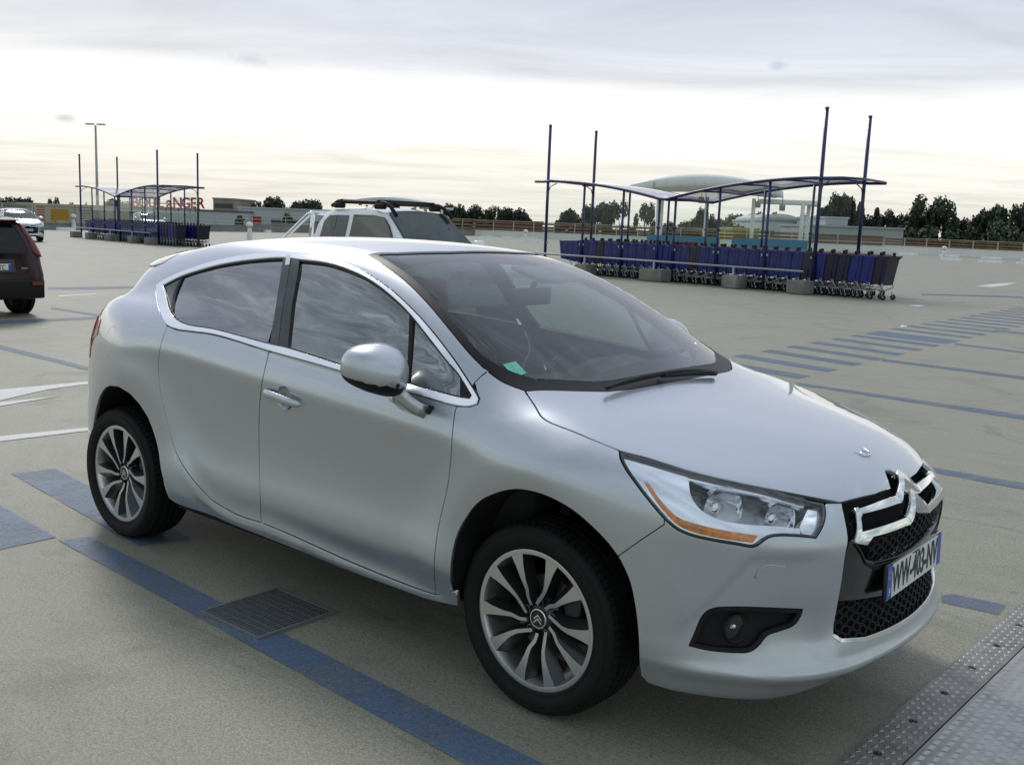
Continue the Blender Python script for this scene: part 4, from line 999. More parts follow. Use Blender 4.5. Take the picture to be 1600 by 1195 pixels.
    for s in (1, -1):
        H = hl*np.array([1, s, 1])
        lensP = panel('headlight', H, NOSE, M_LENS, car, off=.001, gap=.0045, flange=0, res=.014)
        panel('lamp_gasket', H, NOSE, M_GLOSS, lensP, off=-.004, gap=.0015, flange=.02, res=.014, holes=[offset_loop_3(H, NOSE, .0085)])
        panel('lamp_housing', H, NOSE, mat('lamp_silver', (.80, .82, .86), rough=.30, metal=.3), lensP, off=-.095, gap=-.004, flange=0, res=.02, warp=ripple)
        # chrome sweep along the outer and lower edge
        sw = cast_px(smooth_poly([(971, 709.5), (1009, 718.5), (1072, 735), (1076, 752), (1080, 775), (1095, 796), (1125, 812), (1170, 819.5), (1215, 822), (1252, 826), (1250, 835), (1217, 834.5), (1200, 837), (1186, 846.5), (1178, 851.5), (1148, 847.8), (1113, 842), (1079, 833.8), (1057, 823.5), (1040, 808), (1017, 780), (996, 752), (980, 729)], 5, True), -.014)*np.array([1, s, 1])
        panel('lamp_bezel', sw, NOSE, mat('bezel_chrome', (.84, .86, .90), rough=.19, metal=1), lensP, off=-.014, gap=.0005, flange=.05, res=.010, warp=sweepw)
        ey = cast_px(smooth_poly([(1070, 735), (1125, 746.5), (1194, 761.5), (1258, 781), (1256, 793), (1194, 775), (1125, 760), (1074, 749)], 5, True), -.018)*np.array([1, s, 1])
        panel('lamp_bezel', ey, NOSE, MATS['bezel_chrome'], lensP, off=-.018, gap=0, flange=.02, res=.010)  # chrome strip added to brighten the dark band along the lamp top
        am = cast_px(smooth_poly([(1007, 752), (1014, 756), (1028, 777), (1045, 796), (1060, 809), (1085, 818), (1110, 824.5), (1150, 832), (1184, 837), (1176, 847), (1146, 843), (1113, 838), (1080, 829.5), (1060, 820), (1042, 803), (1024, 780)], 5, True), -.008)*np.array([1, s, 1])
        panel('indicator', am, NOSE, M_AMBER, lensP, off=-.007, gap=0, flange=.008, res=.008, warp=flute)
        for (cx, cy, rr, dep) in ((1128, 797, .072, .05), (1216, 814, .060, .05)):
            c = cast_px([(cx, cy)], -.060)[0]*np.array([1, s, 1])
            a_ = Vector((1, s*-.42, .02)).normalized(); Rm = a_.to_track_quat('X', 'Z').to_matrix().to_4x4()
            b = MB(); b.lathe([(rr*1.03, .006), (rr, .002), (rr*.93, -.02), (rr*.72, -.055), (rr*.4, -.08), (rr*.16, -.09), (0, -.09)], axis='X', n=40)
            o = b.build('reflector_bowl', M_REFL, lensP); o.matrix_basis = Matrix.Translation(c)@Rm
            # shutter cap and facets
            b = MB(); b.lathe([(.019, -.085), (.019, -.03), (.015, -.022), (0, -.020)], axis='X', n=24); b.build('bulb_cap', M_CHROME, o)
            for q in (35, 140, 220, 320):
                b = MB()
                aa = RAD(q); v = Vector((0, math.cos(aa), math.sin(aa))); t_ = Vector((0, -math.sin(aa), math.cos(aa)))
                b.add([v*rr*.95+t_*rr*.28+Vector((-.012, 0, 0)), v*rr*.95-t_*rr*.28+Vector((-.012, 0, 0)), v*rr*.45-t_*rr*.12+Vector((-.068, 0, 0)), v*rr*.45+t_*rr*.12+Vector((-.068, 0, 0))], [(0, 1, 2, 3)])
                b.build('facet', M_SATIN, o, fix=False)
        inn = cast_px(smooth_poly([(1250, 823), (1262, 796), (1283, 791), (1286, 806), (1279, 826), (1272, 836), (1254, 835)], 5, True), -.02)*np.array([1, s, 1])
        panel('lamp_bezel', inn, NOSE, M_CHROME, lensP, off=-.020, gap=0, flange=.04, res=.012, warp=sweepw)
    # ---- glass
    M_SEAL = mat('window_seal', (.008, .008, .009), rough=.45)
    d_in_f = px([(467, 405.3), (510.4, 410.3), (550.6, 423), (584, 440.4), (617.5, 466.5), (641, 489.6), (667.7, 522.4), (701.2, 564.9), (718, 584.3), (738.7, 617.8), (735, 624), (716.3, 621.1), (641, 601), (567.3, 581.6), (450.2, 544.8)], closed=True)
    d_in_r = px([(254.6, 445.4), (283, 431.4), (315.9, 420.3), (351, 411.8), (391, 405.8), (441, 402.6), (430, 470), (413.5, 535.6), (336, 515.7), (293.3, 508.2), (275.7, 499.7), (265.7, 485.6)], closed=True)
    dfull = px(dlo, closed=True)
    inner_all = px([(254.6, 445.4), (283, 431.4), (315.9, 420.3), (351, 411.8), (391, 405.8), (443, 402.3), (467, 405.3), (510.4, 410.3), (550.6, 423), (584, 440.4), (617.5, 466.5), (641, 489.6), (667.7, 522.4), (701.2, 564.9), (718, 584.3), (738.7, 617.8), (735, 624), (716.3, 621.1), (641, 601), (567.3, 581.6), (450.2, 544.8), (421, 538.3), (336, 515.7), (293.3, 508.2), (275.7, 499.7), (265.7, 485.6)], closed=True)
    panel('window_trim', dfull, SIDE, M_CHROME, car, off=.004, gap=.0038, flange=.018, res=.010, holes=[inner_all], holegap=0, mirror=True, warp=tilt)
    panel('window_seal', dfull, SIDE, M_SEAL, car, off=-.001, gap=.0004, flange=.02, res=.014, holes=[offset_loop_3(inner_all, SIDE, .006)], mirror=True)
    wf = panel('side_window', px([(464, 404), (510.4, 409), (550.6, 421.5), (584, 439), (617.5, 465), (641, 488), (646, 497), (640, 560), (634.5, 601), (567.3, 583), (447, 546)], closed=True), SIDE, M_GLASS, car, off=-.010, gap=0, flange=0, res=.03, mirror=True)
    wq = panel('quarter_window', px([(644, 495), (667.7, 521), (701.2, 563.5), (718, 583), (740, 617), (738, 627), (716.3, 622.5), (641, 602.5), (636, 601), (640, 555)], closed=True), SIDE, M_GLASS, car, off=-.010, gap=0, flange=0, res=.03, mirror=True)
    wr = panel('side_window', px([(272, 438), (315.9, 419), (351, 410.5), (391, 404.5), (446, 401), (434, 470), (415, 537), (336, 517), (293.3, 509.5), (274, 500), (262, 486)], closed=True), SIDE, M_PRIV, car, off=-.010, gap=0, flange=0, res=.03, mirror=True)
    panel('quarter_blank', px([(253, 445), (279, 432), (281, 434), (270, 458), (265, 484), (262, 484)], closed=True), SIDE, M_GLOSS, car, off=-.006, gap=0, flange=.004, res=.02, mirror=True)
    panel('window_divider', px([(282.5, 431.5), (286, 430), (273, 462), (268.5, 489), (265.5, 485), (269.5, 460)], closed=True), SIDE, M_BLACK, car, off=-.003, gap=0, flange=.01, res=.02, mirror=True)
    panel('window_divider', px([(639, 487.5), (645.5, 495), (641, 555), (637.5, 600.5), (633, 599.5), (636.5, 550)], closed=True), SIDE, M_BLACK, car, off=-.003, gap=0, flange=.01, res=.02, mirror=True)
    panel('door_pillar', px([(446, 394.8), (464, 396.4), (467.5, 405.3), (456, 480), (449.5, 545.5), (421, 538.5), (432, 472), (443, 402.5)], closed=True), SIDE, M_GLOSS, car, off=.0008, gap=.001, flange=.015, res=.02, mirror=True)
    panel('pillar_trim', px([(445.8, 397.5), (455.5, 398.2), (449, 440), (441, 490), (435, 541), (422.5, 537.5), (433.5, 472), (444, 405)], closed=True), SIDE, M_PILLAR, car, off=.003, gap=.001, flange=.006, res=.02, mirror=True)
    panel('data_sticker', px([(448.5, 398.5), (455, 399), (453, 414.5), (446, 415.5)], closed=True), SIDE, mat('white_sticker', (.75, .76, .76), .5), car, off=.0042, gap=0, flange=0, res=.02)
    panel('sail_trim', px([(718.5, 590), (737.5, 617.5), (735, 622.5), (718, 620)], closed=True), SIDE, M_BLACK, car, off=-.002, gap=0, flange=.01, res=.02, mirror=True)
    WSP = Cyl(.6)
    wsh = np.vstack([top_edge, ws_side, ws_corner[1:], ws_base[1:]])
    wso = sym(wsh)
    g = panel('windscreen', wso, WSP, M_WIND, car, off=-.004, gap=.004, flange=0, res=.03)
    panel('screen_border', wso, WSP, mat('screen_frit', (.007, .007, .008), rough=.45, spec=.25), car, off=-.0015, gap=.002, flange=.006, res=.014, holes=[offset_loop_var(wso, WSP)])
    # grey edge mouldings up the pillars
    panel('toll_sticker', px([(785, 568.5), (805, 563.5), (822.5, 582.5), (803, 588.5)], closed=True), WSP, mat('green_sticker', (.16, .52, .40), .5, var=.3, vscale=60), g, off=-.002, gap=0, flange=0, res=.02)
    # ---- tail
    bar_ = ring3[ring3[:, 2] >= .60]; low = ring3[ring3[:, 2] < .62]
    rl = np.vstack([bar_[::-1]]); 
    zc = np.array([[-3.02, -.80, .60], [-3.2, -.66, .60], [-3.33, -.40, .60], [-3.36, 0, .60]])
    panel('tailgate', sym(np.vstack([bar_[::-1], zc])), TAILP, M_PAINT, car, gap=.0018, flange=.012, res=.02)
    bot_b = np.array([[-3.0, -.80, .285], [-3.2, -.62, .285], [-3.3, -.35, .285], [-3.32, 0, .285]])
    panel('rear_bumper', sym(np.vstack([zc[::-1], low[::-1], bot_b])), TAILP, M_PAINT, car, gap=.0018, flange=.012, res=.02)
    panel('rear_window', sym(np.array([[-3.02, 0, 1.33], [-3.0, -.30, 1.32], [-2.97, -.50, 1.30], [-3.12, -.55, 1.10], [-3.2, -.35, 1.04], [-3.23, 0, 1.03]])), TAILP, M_GLOSS, car, off=.002, gap=0, flange=.004, res=.03)
    tl = np.array([[-2.80, -.77, 1.055], [-2.86, -.77, 1.075], [-2.95, -.73, 1.07], [-3.06, -.64, 1.04], [-3.14, -.56, .99], [-3.17, -.55, .90], [-3.10, -.66, .885], [-3.02, -.74, .87], [-2.96, -.79, .86], [-2.95, -.80, .92], [-2.88, -.80, .965], [-2.79, -.80, .99]])
    for s in (1, -1):
        tlp = panel('tail_light', smooth_poly(tl, .02, True)*np.array([1, s, 1]), TAILP, M_RED, car, off=.006, gap=0, flange=.014, res=.016)
    # ---- door mirrors
    for s in (-1, 1):
        mr = empty('wing_mirror', (0, 0, 0)); mr.parent = car
        c = Vector((-.595, s*.955, 1.100)); cov = MB(); rings = []
        # lofted shell: from the glass side (rear) to the nose (front)
        for k, (t, sy, sz, dz, dy) in enumerate(((-.075, .93, .93, .004, 0), (-.070, 1.0, 1.0, .002, 0), (-.045, 1.02, 1.03, 0, 0), (-.01, .99, 1.0, -.002, .002), (.03, .88, .90, -.006, .005), (.062, .66, .70, -.012, .008), (.080, .40, .45, -.016, .010), (.088, .12, .15, -.018, .012))):
            r = []
            for q in np.linspace(0, 2*math.pi, 36, endpoint=False):
                cy, cz = math.cos(q), math.sin(q); e = .74
                y = math.copysign(abs(cy)**e, cy)*.112*sy; z = math.copysign(abs(cz)**e, cz)*.084*sz
                # outboard end is taller, inboard end tapers down
                z *= (1-.42*(y/.112)) if z < 0 else (1-.06*(y/.112))
                r.append((c.x+t-abs(y)*.12+(y*.22 if True else 0)*0+ -.18*max(y, 0)*.8, c.y+s*(y+dy), c.z+z+dz))
            rings.append(r)
        cov.loft(rings); cov.build('mirror_cover', M_PAINT, mr)
        gl = MB(); gl.loft([[(p[0]-.001, c.y+(p[1]-c.y)*.93, c.z+(p[2]-c.z)*.93) for p in rings[0]], [(p[0]-.0015, c.y, c.z) for p in rings[0]]], caps=False); gl.build('mirror_glass', M_CHROME, mr)
        st_ = MB(); st_.loft([[(p[0]-.002, c.y+(p[1]-c.y)*.965, c.z+(p[2]-c.z)*.975-.007) for p in r] for r in rings]); st_.build('lower_cover', M_BLACK, mr)
        arm = MB(); arm.loft([[(x+dx*w_, s*y, z+dz*w_) for dx, dz in ((-.04, -.02), (.035, -.028), (.045, .012), (-.03, .02))] for x, y, z, w_ in ((-.575, .930, 1.035, 1.0), (-.56, .905, 1.0, 1.1), (-.545, .880, .978, 1.2), (-.535, .855, .965, 1.35))], smooth=True)
        a_ = arm.build('mirror_arm', M_PAINT, mr)
        rp = MB(); rp.box((-.605, s*.915, .995), (.035, .012, .022), bev=.003, rz=s*.5); rp.build('repeater', M_REFL, mr)
        bs = MB(); bs.loft([[(x+dx*1.6, s*y, z+dz*1.5) for dx, dz in ((-.04, -.022), (.035, -.030), (.048, .012), (-.03, .022))] for x, y, z in ((-.535, .856, .960), (-.535, .842, .960))]); bs.build('mirror_base', M_BLACK, mr)
    # ---- wiper
    wp = cast_px(smooth_poly([(948, 606.5), (970, 599), (1000, 591), (1040, 583), (1080, 579), (1113, 579.5)], 6), .022)
    wi = MB(); wi.tube([tuple(p) for p in wp], [.004+.0055*math.sin(math.pi*(.15+.85*i/(len(wp)-1))) for i in range(len(wp))], n=8); wi.build('wiper_blade', M_BLACK, car)
    wp = cast_px(smooth_poly([(1034, 587), (1060, 585), (1090, 583), (1118, 583)], 6), .016)
    wi = MB(); wi.tube([tuple(p) for p in wp], [.007+.004*i/(len(wp)-1) for i in range(len(wp))], n=8); wi.box(tuple(cast_px([(1036, 585)], .018)[0]), (.03, .018, .02), bev=.005); wi.build('wiper_arm', M_BLACK, car)
    # black cowl under the screen
    cw = sym(np.array([[-.10, 0, 1.06], [-.10, -.3, 1.06], [-.2, -.55, 1.06], [-.28, -.70, 1.07], [-.162, -.705, 1.05], [-.062, -.561, 1.05], [.024, -.363, 1.05], [.052, 0, 1.05]]))
    panel('cowl', cw, WSP, M_BLACK, car, off=-.016, gap=-.01, flange=0, res=.03)
    # ---- wheels and arches
    for x in (0, -2.612):
        for s in (-1, 1): build_wheel(car, (x, s*.722, .325), s)
    for s in (-1, 1):
        for cx, P in ((.03, arch), (-2.49, r_arch)):
            lin = MB(); A = [(p[0], s*abs(p[1])*.985, p[2]) for p in P[::2]]; B = [(p[0], s*.50, p[2]) for p in P[::2]]
            lin.loft([A, B], closed=False, caps=False)
            z = .34; lin.add([(p[0], s*.50, p[2]) for p in P[::2]]+[(cx, s*.50, z)], [(i, i+1, len(P[::2])) for i in range(len(P[::2])-1)])
            lin.build('wheel_arch_liner', M_VOID, car)
    # ---- floor, interior
    fl_ = MB(); fl_.box((-1.35, 0, .27), (3.35, 1.40, .06)); fl_.box((-1.25, 0, .29), (1.7, 1.64, .05)); fl_.build('floor_pan', M_VOID, car)
    bh_ = MB(); bh_.box((-.02, 0, .65), (.04, 1.30, .74)); bh_.build('bulkhead', M_VOID, car)
    bh_ = MB(); bh_.box((-2.72, 0, .62), (.75, .98, .60)); bh_.build('boot_tub', M_VOID, car)
    bh_ = MB(); bh_.box((-2.5, 0, .98), (.75, 1.1, .03)); bh_.build('parcel_shelf', M_INT, car)
    da = MB(); rings = []
    for y in np.linspace(-.70, .70, 15):
        h = .02*math.exp(-((y-.36)/.22)**2)*3.2
        e = (abs(y)/.70)**4*.10
        rings.append([(-.12-e, y, .99), (-.30-e, y, 1.012+h*.2), (-.50, y, 1.005+h), (-.62, y, .975+h), (-.68, y, .90), (-.64, y, .70), (-.45, y, .55), (-.12, y, .55)])
    da.loft(rings); da.build('dashboard', M_INT, car)
    sw_ = empty('steering_wheel', (-.80, .37, .90)); sw_.parent = car; sw_.rotation_euler = (0, RAD(-66), 0)
    q = MB(); q.tube([(.185*math.cos(a), .185*math.sin(a), 0) for a in np.linspace(0, 2*math.pi, 40, endpoint=False)], .015, n=10, closed=True); q.build('wheel_rim', M_INT, sw_)
    q = MB(); q.ell((0, 0, -.02), (.16, .17, .07), p=.8)
    for a in (0, 180, 270): q.box((.10*math.sin(RAD(a)), .10*math.cos(RAD(a)), -.015), (.03, .14, .012), rz=-RAD(a))
    q.build('wheel_hub', M_INT, sw_)
    for (x, y, nm) in ((-1.38, .36, 'front_seat'), (-1.38, -.36, 'front_seat'), (-2.25, .38, 'rear_seat'), (-2.25, -.38, 'rear_seat')):
        s_ = empty(nm, (x, y, .32)); s_.parent = car
        q = MB(); q.box((.18, 0, .16), (.52, .50, .16), bev=.05); q.build('cushion', M_SEAT, s_)
        q = MB(); q.box((-.20, 0, .48), (.15, .50, .62), bev=.055, rot=Matrix.Rotation(RAD(-16), 3, 'Y')); q.build('backrest', M_SEAT, s_)
        q = MB(); q.box((-.32, 0, .905), (.10, .27, .19), bev=.04, rot=Matrix.Rotation(RAD(-10), 3, 'Y')); q.tube([(-.29, -.06, .75), (-.315, -.06, .85)], .007); q.tube([(-.29, .06, .75), (-.315, .06, .85)], .007); q.build('headrest', M_SEAT, s_)
    q = MB(); q.box((-.72, 0, 1.315), (.03, .24, .075), bev=.012); q.tube([(-.73, 0, 1.33), (-.70, 0, 1.385)], .012); q.build('rear_view_mirror', M_INT, car)
    q = MB(); q.box((-.86, .33, 1.395), (.19, .40, .02), bev=.008, rot=Matrix.Rotation(RAD(16), 3, 'Y')); q.build('sun_visor', mat('visor_grey', (.05, .05, .05), .8), car)
    rl_ = MB(); P = surf(SHELL, np.array([(x, RAD(a)*.8) for x in np.linspace(-2.85, -1.07, 12) for a in np.linspace(47, 133, 16)]), -.02); rl_.add([tuple(p) for p in P], [(i*16+k, i*16+k+1, i*16+k+17, i*16+k+16) for i in range(11) for k in range(15)], True); rl_.build('headlining', mat('headlining', (.06, .06, .06), .9), car)
    return car

def offset_loop_3(P, proj, d):
    q = proj.to(P); q = dedupe(q, .003)
    if area(q) < 0: q = q[::-1]
    return offset_loop(q, d)
def offset_loop_var(P, proj):
    """windscreen: wide dark band at the bottom, narrow at the sides"""
    q = dedupe(proj.to(P), .004)
    if area(q) < 0: q = q[::-1]
    big = offset_loop(q, .075); small = offset_loop(q, .028)
    k = sst(-.42, -.10, q[:, 0])[:, None]
    return small*(1-k)+big*k
def tilt(P, N):
    N = N.copy(); N[:, 2] += .42; return P, N/np.linalg.norm(N, axis=1, keepdims=True)
def ripple(P, N):
    k = np.sin(P[:, 1]*60)*.004; P = P+N*k[:, None]
    N = N.copy(); N[:, 1] += np.sign(np.cos(P[:, 1]*42))*.30; N[:, 2] += .25; return P, N/np.linalg.norm(N, axis=1, keepdims=True)
def sweepw(P, N):
    k = np.sin(P[:, 0]*13+P[:, 2]*16); N = N.copy(); N[:, 2] += .16*k+.15; N[:, 0] += .10*k; return P, N/np.linalg.norm(N, axis=1, keepdims=True)
def flute(P, N):
    k = np.sin(P[:, 1]*520)*.0; N = N.copy(); N[:, 1] += .16*np.sin(P[:, 1]*520); return P, N/np.linalg.norm(N, axis=1, keepdims=True)
hatch = build_hatchback()
# ================================================================ trolley shelters
M_NAVY = mat('navy_steel', (.012, .016, .095), .35, coat=.3, var=.2, vscale=3)
M_ROOF = glass_mat('polycarbonate', (.72, .74, .80), ior=1.25, haze=.30, hcol=(.80, .81, .88))
M_CLEAR = glass_mat('shelter_glass', (.97, .985, .98), ior=1.2)
M_FOOT = mat('footing_concrete', (.22, .215, .195), .85, var=.35, vscale=2)
M_RAILW = mat('rail_grey', (.36, .37, .39), .4, metal=.5)
def roof_z(t):
    """height of the butterfly roof along its length (t from 0 to 1)"""
    if t < .5: s = t/.5; return 3.10-.60*s**1.9-.02*s
    s = (1-t)/.5; return 3.14-.62*s**1.9
def build_shelter(L, Wd):
    o = empty('trolley_shelter')
    P = lambda x, y, z: (x, y, z)
    fr = [0, .167, .333, .475, .535, .69, .85, 1.0]; bk = [0, .167, .333, .485, .53, .69, .85, 1.0]
    for row, (ts, y) in enumerate(((fr, 0), (bk, Wd))):
        for i, t in enumerate(ts):
            tall = i in (0, len(ts)-1); q = MB(); h = 5.0 if tall else roof_z(t)
            r = .052 if tall else .040
            q.tube([(t*L, y, 0), (t*L, y, h)], r, n=10)
            if tall:
                q.lathe([(.058, h-.06), (.058, h), (0, h+.01)], c=(t*L, y, 0), axis='Z', n=10)
                s = 1 if i == 0 else -1; zz = roof_z(t)
                q.tube([(t*L, y, zz-.45), (t*L, y+(.12 if row == 0 else -.12), zz-.18), (t*L, y+(.42 if row == 0 else -.42), zz-.06)], .018, n=6)
            else:
                q.lathe([(.03, 1.6), (.065, 1.62), (.065, 1.68), (.03, 1.70)], c=(t*L, y, 0), axis='Z', n=8)
            q.build('shelter_post', M_NAVY, o)
    ts = np.linspace(-.055, 1.06, 47)
    for y in (-.05, Wd+.05):
        q = MB(); q.tube([(t*L, y, roof_z(min(max(t, 0), 1))+(.0 if 0 <= t <= 1 else -.02)) for t in ts], .045, n=8); q.build('roof_beam', M_NAVY, o)
    for t in (-.055, .10, .25, .40, .5, .62, .75, .88, 1.0, 1.06):
        q = MB(); z = roof_z(min(max(t, 0), 1)); q.tube([(t*L, -.05, z), (t*L, Wd*.5, z+.03), (t*L, Wd+.05, z)], .028 if t not in (.5,) else .05, n=8); q.build('roof_rib', M_NAVY, o)
    for a, b in ((-.055, .5), (.5, 1.06)):
        tt = np.linspace(a, b, 25); q = MB()
        q.loft([[(t*L, -.03, roof_z(min(max(t, 0), 1))+.035), (t*L, Wd*.5, roof_z(min(max(t, 0), 1))+.065), (t*L, Wd+.03, roof_z(min(max(t, 0), 1))+.035)] for t in tt], closed=False, caps=False)
        q.build('roof_panel', M_ROOF, o)
    for ts_, y in ((fr, .0), (bk, Wd)):
        for a, b in zip(ts_[:-1], ts_[1:]):
            if b-a < .08: continue
            q = MB(); x0, x1 = a*L+.07, b*L-.07; zt = min(roof_z(a), roof_z(b))-.22
            q.box(((x0+x1)/2, y, (.62+zt)/2), (x1-x0, .010, zt-.62)); q.build('glass_panel', M_CLEAR, o)
            for z in (1.0,):
                for x in (x0+.02, x1-.02): 
                    k = MB(); k.box((x, y-.02, z), (.05, .03, .07)); k.build('glass_clamp', M_RAILW, o)
    q = MB(); q.tube([(-.05, -.42, .62), (L*.995, -.42, .62)], .032, n=10); rail = q.build('buffer_rail', M_RAILW, o)
    for t in (.22, .50, .78):
        k = MB(); k.tube([(t*L, -.42, .1), (t*L, -.42, .62)], .04, n=8); k.build('rail_post', M_RAILW, rail)
    for t, w in ((.0, .46), (.22, .52), (.50, .86), (.78, .50), (.985, .54)):
        q = MB(); q.box((t*L, -.34, .19), (w, .55, .36), bev=.025); q.build('footing', M_FOOT, o)
    return o
def trolley_proto(mb_, mr_, nm):
    o = empty(nm); q = MB()
    def sec(x, w, z0, z1, lean=0): return [(x+lean, -w, z1), (x, -w*.86, z0), (x, w*.86, z0), (x+lean, w, z1)]
    # basket: open box, slightly narrower at the nose
    n = 9; rings = [sec(-.42+.86*i/(n-1), .285-.055*i/(n-1), .36+.10*i/(n-1), 1.05-.03*i/(n-1), lean=-.10+.16*i/(n-1)) for i in range(n)]
    V = [p for r in rings for p in r]; F = []
    for i in range(n-1):
        for k in range(3): F.append((i*4+k, i*4+k+1, i*4+k+5, i*4+k+4))
    F.append((0, 1, 2, 3)); F.append(((n-1)*4+3, (n-1)*4+2, (n-1)*4+1, (n-1)*4))
    q.add(V, F); bsk = q.build('basket', mb_, o)
    q = MB()
    for s in (-1, 1):
        for i in (1, 3, 5, 7):
            r = rings[i]; a, b = (Vector(r[0]), Vector(r[1])) if s < 0 else (Vector(r[3]), Vector(r[2])); off = Vector((0, s*.008, 0))
            q.tube([a+off, b+off], .010, n=4)
        top = [Vector(r[0 if s < 0 else 3]) for r in rings]; q.tube([p+Vector((0, 0, .004)) for p in top], .014, n=6)
    for r in (rings[0], rings[-1]): q.tube([Vector(r[0]), Vector(r[3])], .014, n=6)
    q.build('basket_frame', mr_, o)
    q = MB()
    for s in (-1, 1):
        q.tube([(-.40, s*.255, .42), (-.43, s*.255, .30), (-.18, s*.25, .20), (.30, s*.20, .24), (.42, s*.19, .20)], .014, n=6)
        q.tube([(-.18, s*.25, .20), (-.10, s*.25, .33), (.02, s*.245, .43)], .012, n=6)
    q.tube([(.30, -.2, .24), (.30, .2, .24)], .012, n=6)
    q.build('chassis', M_RAILW, o)
    q = MB(); q.tube([(-.58, -.27, 1.07), (-.58, .27, 1.07)], .020, n=8)
    for s in (-1, 1): q.tube([(-.58, s*.27, 1.07), (-.50, s*.27, 1.0)], .016, n=6)
    q.build('handle', mat('trolley_handle', (.06, .02, .03), .4), o)
    q = MB(); q.box((-.575, .12, 1.115), (.06, .07, .10), bev=.01); q.build('coin_lock', M_BLACK, o)
    for x, y in ((-.42, .25), (-.42, -.25), (.40, .19), (.40, -.19)):
        q = MB(); q.lathe([(.025, -.018), (.062, -.018), (.068, -.010), (.068, .010), (.062, .018), (.025, .018), (.025, -.018)], c=(x-.03, y, .068), n=18); w = q.build('caster', M_RUBBER, o)
        k = MB(); k.lathe([(.0, -.020), (.03, -.020), (.03, .020), (0, .020)], c=(x-.03, y, .068), n=12); k.tube([(x-.03, y+.026, .068), (x, y+.02, .16), (x, y, .20)], .012, n=6); k.build('caster_fork', M_RAILW, w)
    return o
M_TB = mat('blue_basket', (.008, .014, .15), .38, var=.25, vscale=6); M_TBR = mat('blue_basket_rib', (.018, .032, .38), .36)
M_TP = mat('plum_basket', (.012, .008, .034), .45, var=.25, vscale=6); M_TPR = mat('plum_basket_rib', (.026, .020, .060), .4)
def row_of_trolleys(base, rz, sc, rows, where, proto):
    """nested trolleys, the handles towards the right-hand end"""
    c_, s_ = math.cos(rz), math.sin(rz); cnt = 0
    for (y, x0, x1, sp, desc) in rows:
        n = int((x1-x0)/sp)
        for i in range(n):
            x = x1-i*sp; plum = (i in (0, 3, 4)) or (i*7+int(y*10)) % 11 == 0
            src = proto[1 if plum else 0]
            if src.get('used') is None: o = src; o['used'] = 1
            else: o = copy_tree(src)
            o.location = base+Vector((c_*x-s_*y, s_*x+c_*y, 0))*sc; o.scale = (sc, sc, sc); o.rotation_euler = (0, 0, rz+math.pi+random.uniform(-.012, .012))
            if i == 0: lab = ('plum' if plum else 'blue')+' trolley at the open right end of the '+desc
            elif i == n-1: lab = 'shopping trolley at the far left end of the '+desc
            else: lab = ('dark plum' if plum else 'navy blue')+' shopping trolley nested inside the '+desc
            tag(o, lab, 'shopping trolley', where); cnt += 1
A1, A2 = at(850.5, 35.0), at(1268, 27.4)
shL = (A2-A1).length; shA = math.atan2((A2-A1).y, (A2-A1).x)
SHL = build_shelter(shL, 2.3); SHL.location = A1; SHL.rotation_euler = (0, 0, shA)
tag(SHL, 'larger navy trolley shelter at right with butterfly roof and four tall posts', 'shelter', 'trolley shelters on the deck')
protos = (trolley_proto(M_TB, M_TBR, 'shopping_trolley'), trolley_proto(M_TP, M_TPR, 'shopping_trolley'))
row_of_trolleys(A1, shA, 1.06, [(.28, .55, shL/1.06+1.5, .335, 'front row under the right shelter'), (1.05, .75, shL/1.06+.5, .36, 'middle row under the right shelter'), (1.85, .9, shL/1.06+.4, .36, 'back row under the right shelter')], 'trolleys nested under the right shelter', protos)
B1 = at(127.5, 52.5); sc2 = .86
S2 = copy_tree(SHL); S2.location = B1; S2.rotation_euler = (0, 0, shA+.03); S2.scale = (sc2,)*3
tag(S2, 'smaller looking navy trolley shelter at left in front of the red shop letters', 'shelter')
row_of_trolleys(B1, shA+.03, sc2*1.04, [(.28, .45, shL/1.04+1.5, .335, 'front row under the left shelter'), (1.2, .6, shL/1.04+1.9, .335, 'middle row under the left shelter'), (1.85, .8, shL/1.04+1.0, .36, 'back row under the left shelter')], 'trolleys nested under the left shelter', protos)
for o in list(bpy.data.objects):
    if 'used' in o: del o['used']
# two red child seats left on the trolleys
ca, sa = math.cos(shA), math.sin(shA)
for t, lab in ((.515, 'red plastic tub resting on the trolleys, left one of two'), (.555, 'red plastic tub resting on the trolleys, right one of two')):
    o = empty('plastic_tub', A1+Vector((ca*t*shL-sa*.55, sa*t*shL+ca*.55, 1.06)), shA); tag(o, lab, 'tub', 'red tubs on the trolleys')
    q = MB(); q.loft([[(-.13*k, -.17*k, z), (.13*k, -.17*k, z), (.13*k, .17*k, z), (-.13*k, .17*k, z)] for k, z in ((.8, 0), (1, .16), (1.05, .165), (.95, .165), (.75, .03))], smooth=False); q.build('tub_body', mat('red_plastic', (.50, .02, .03), .4), o)

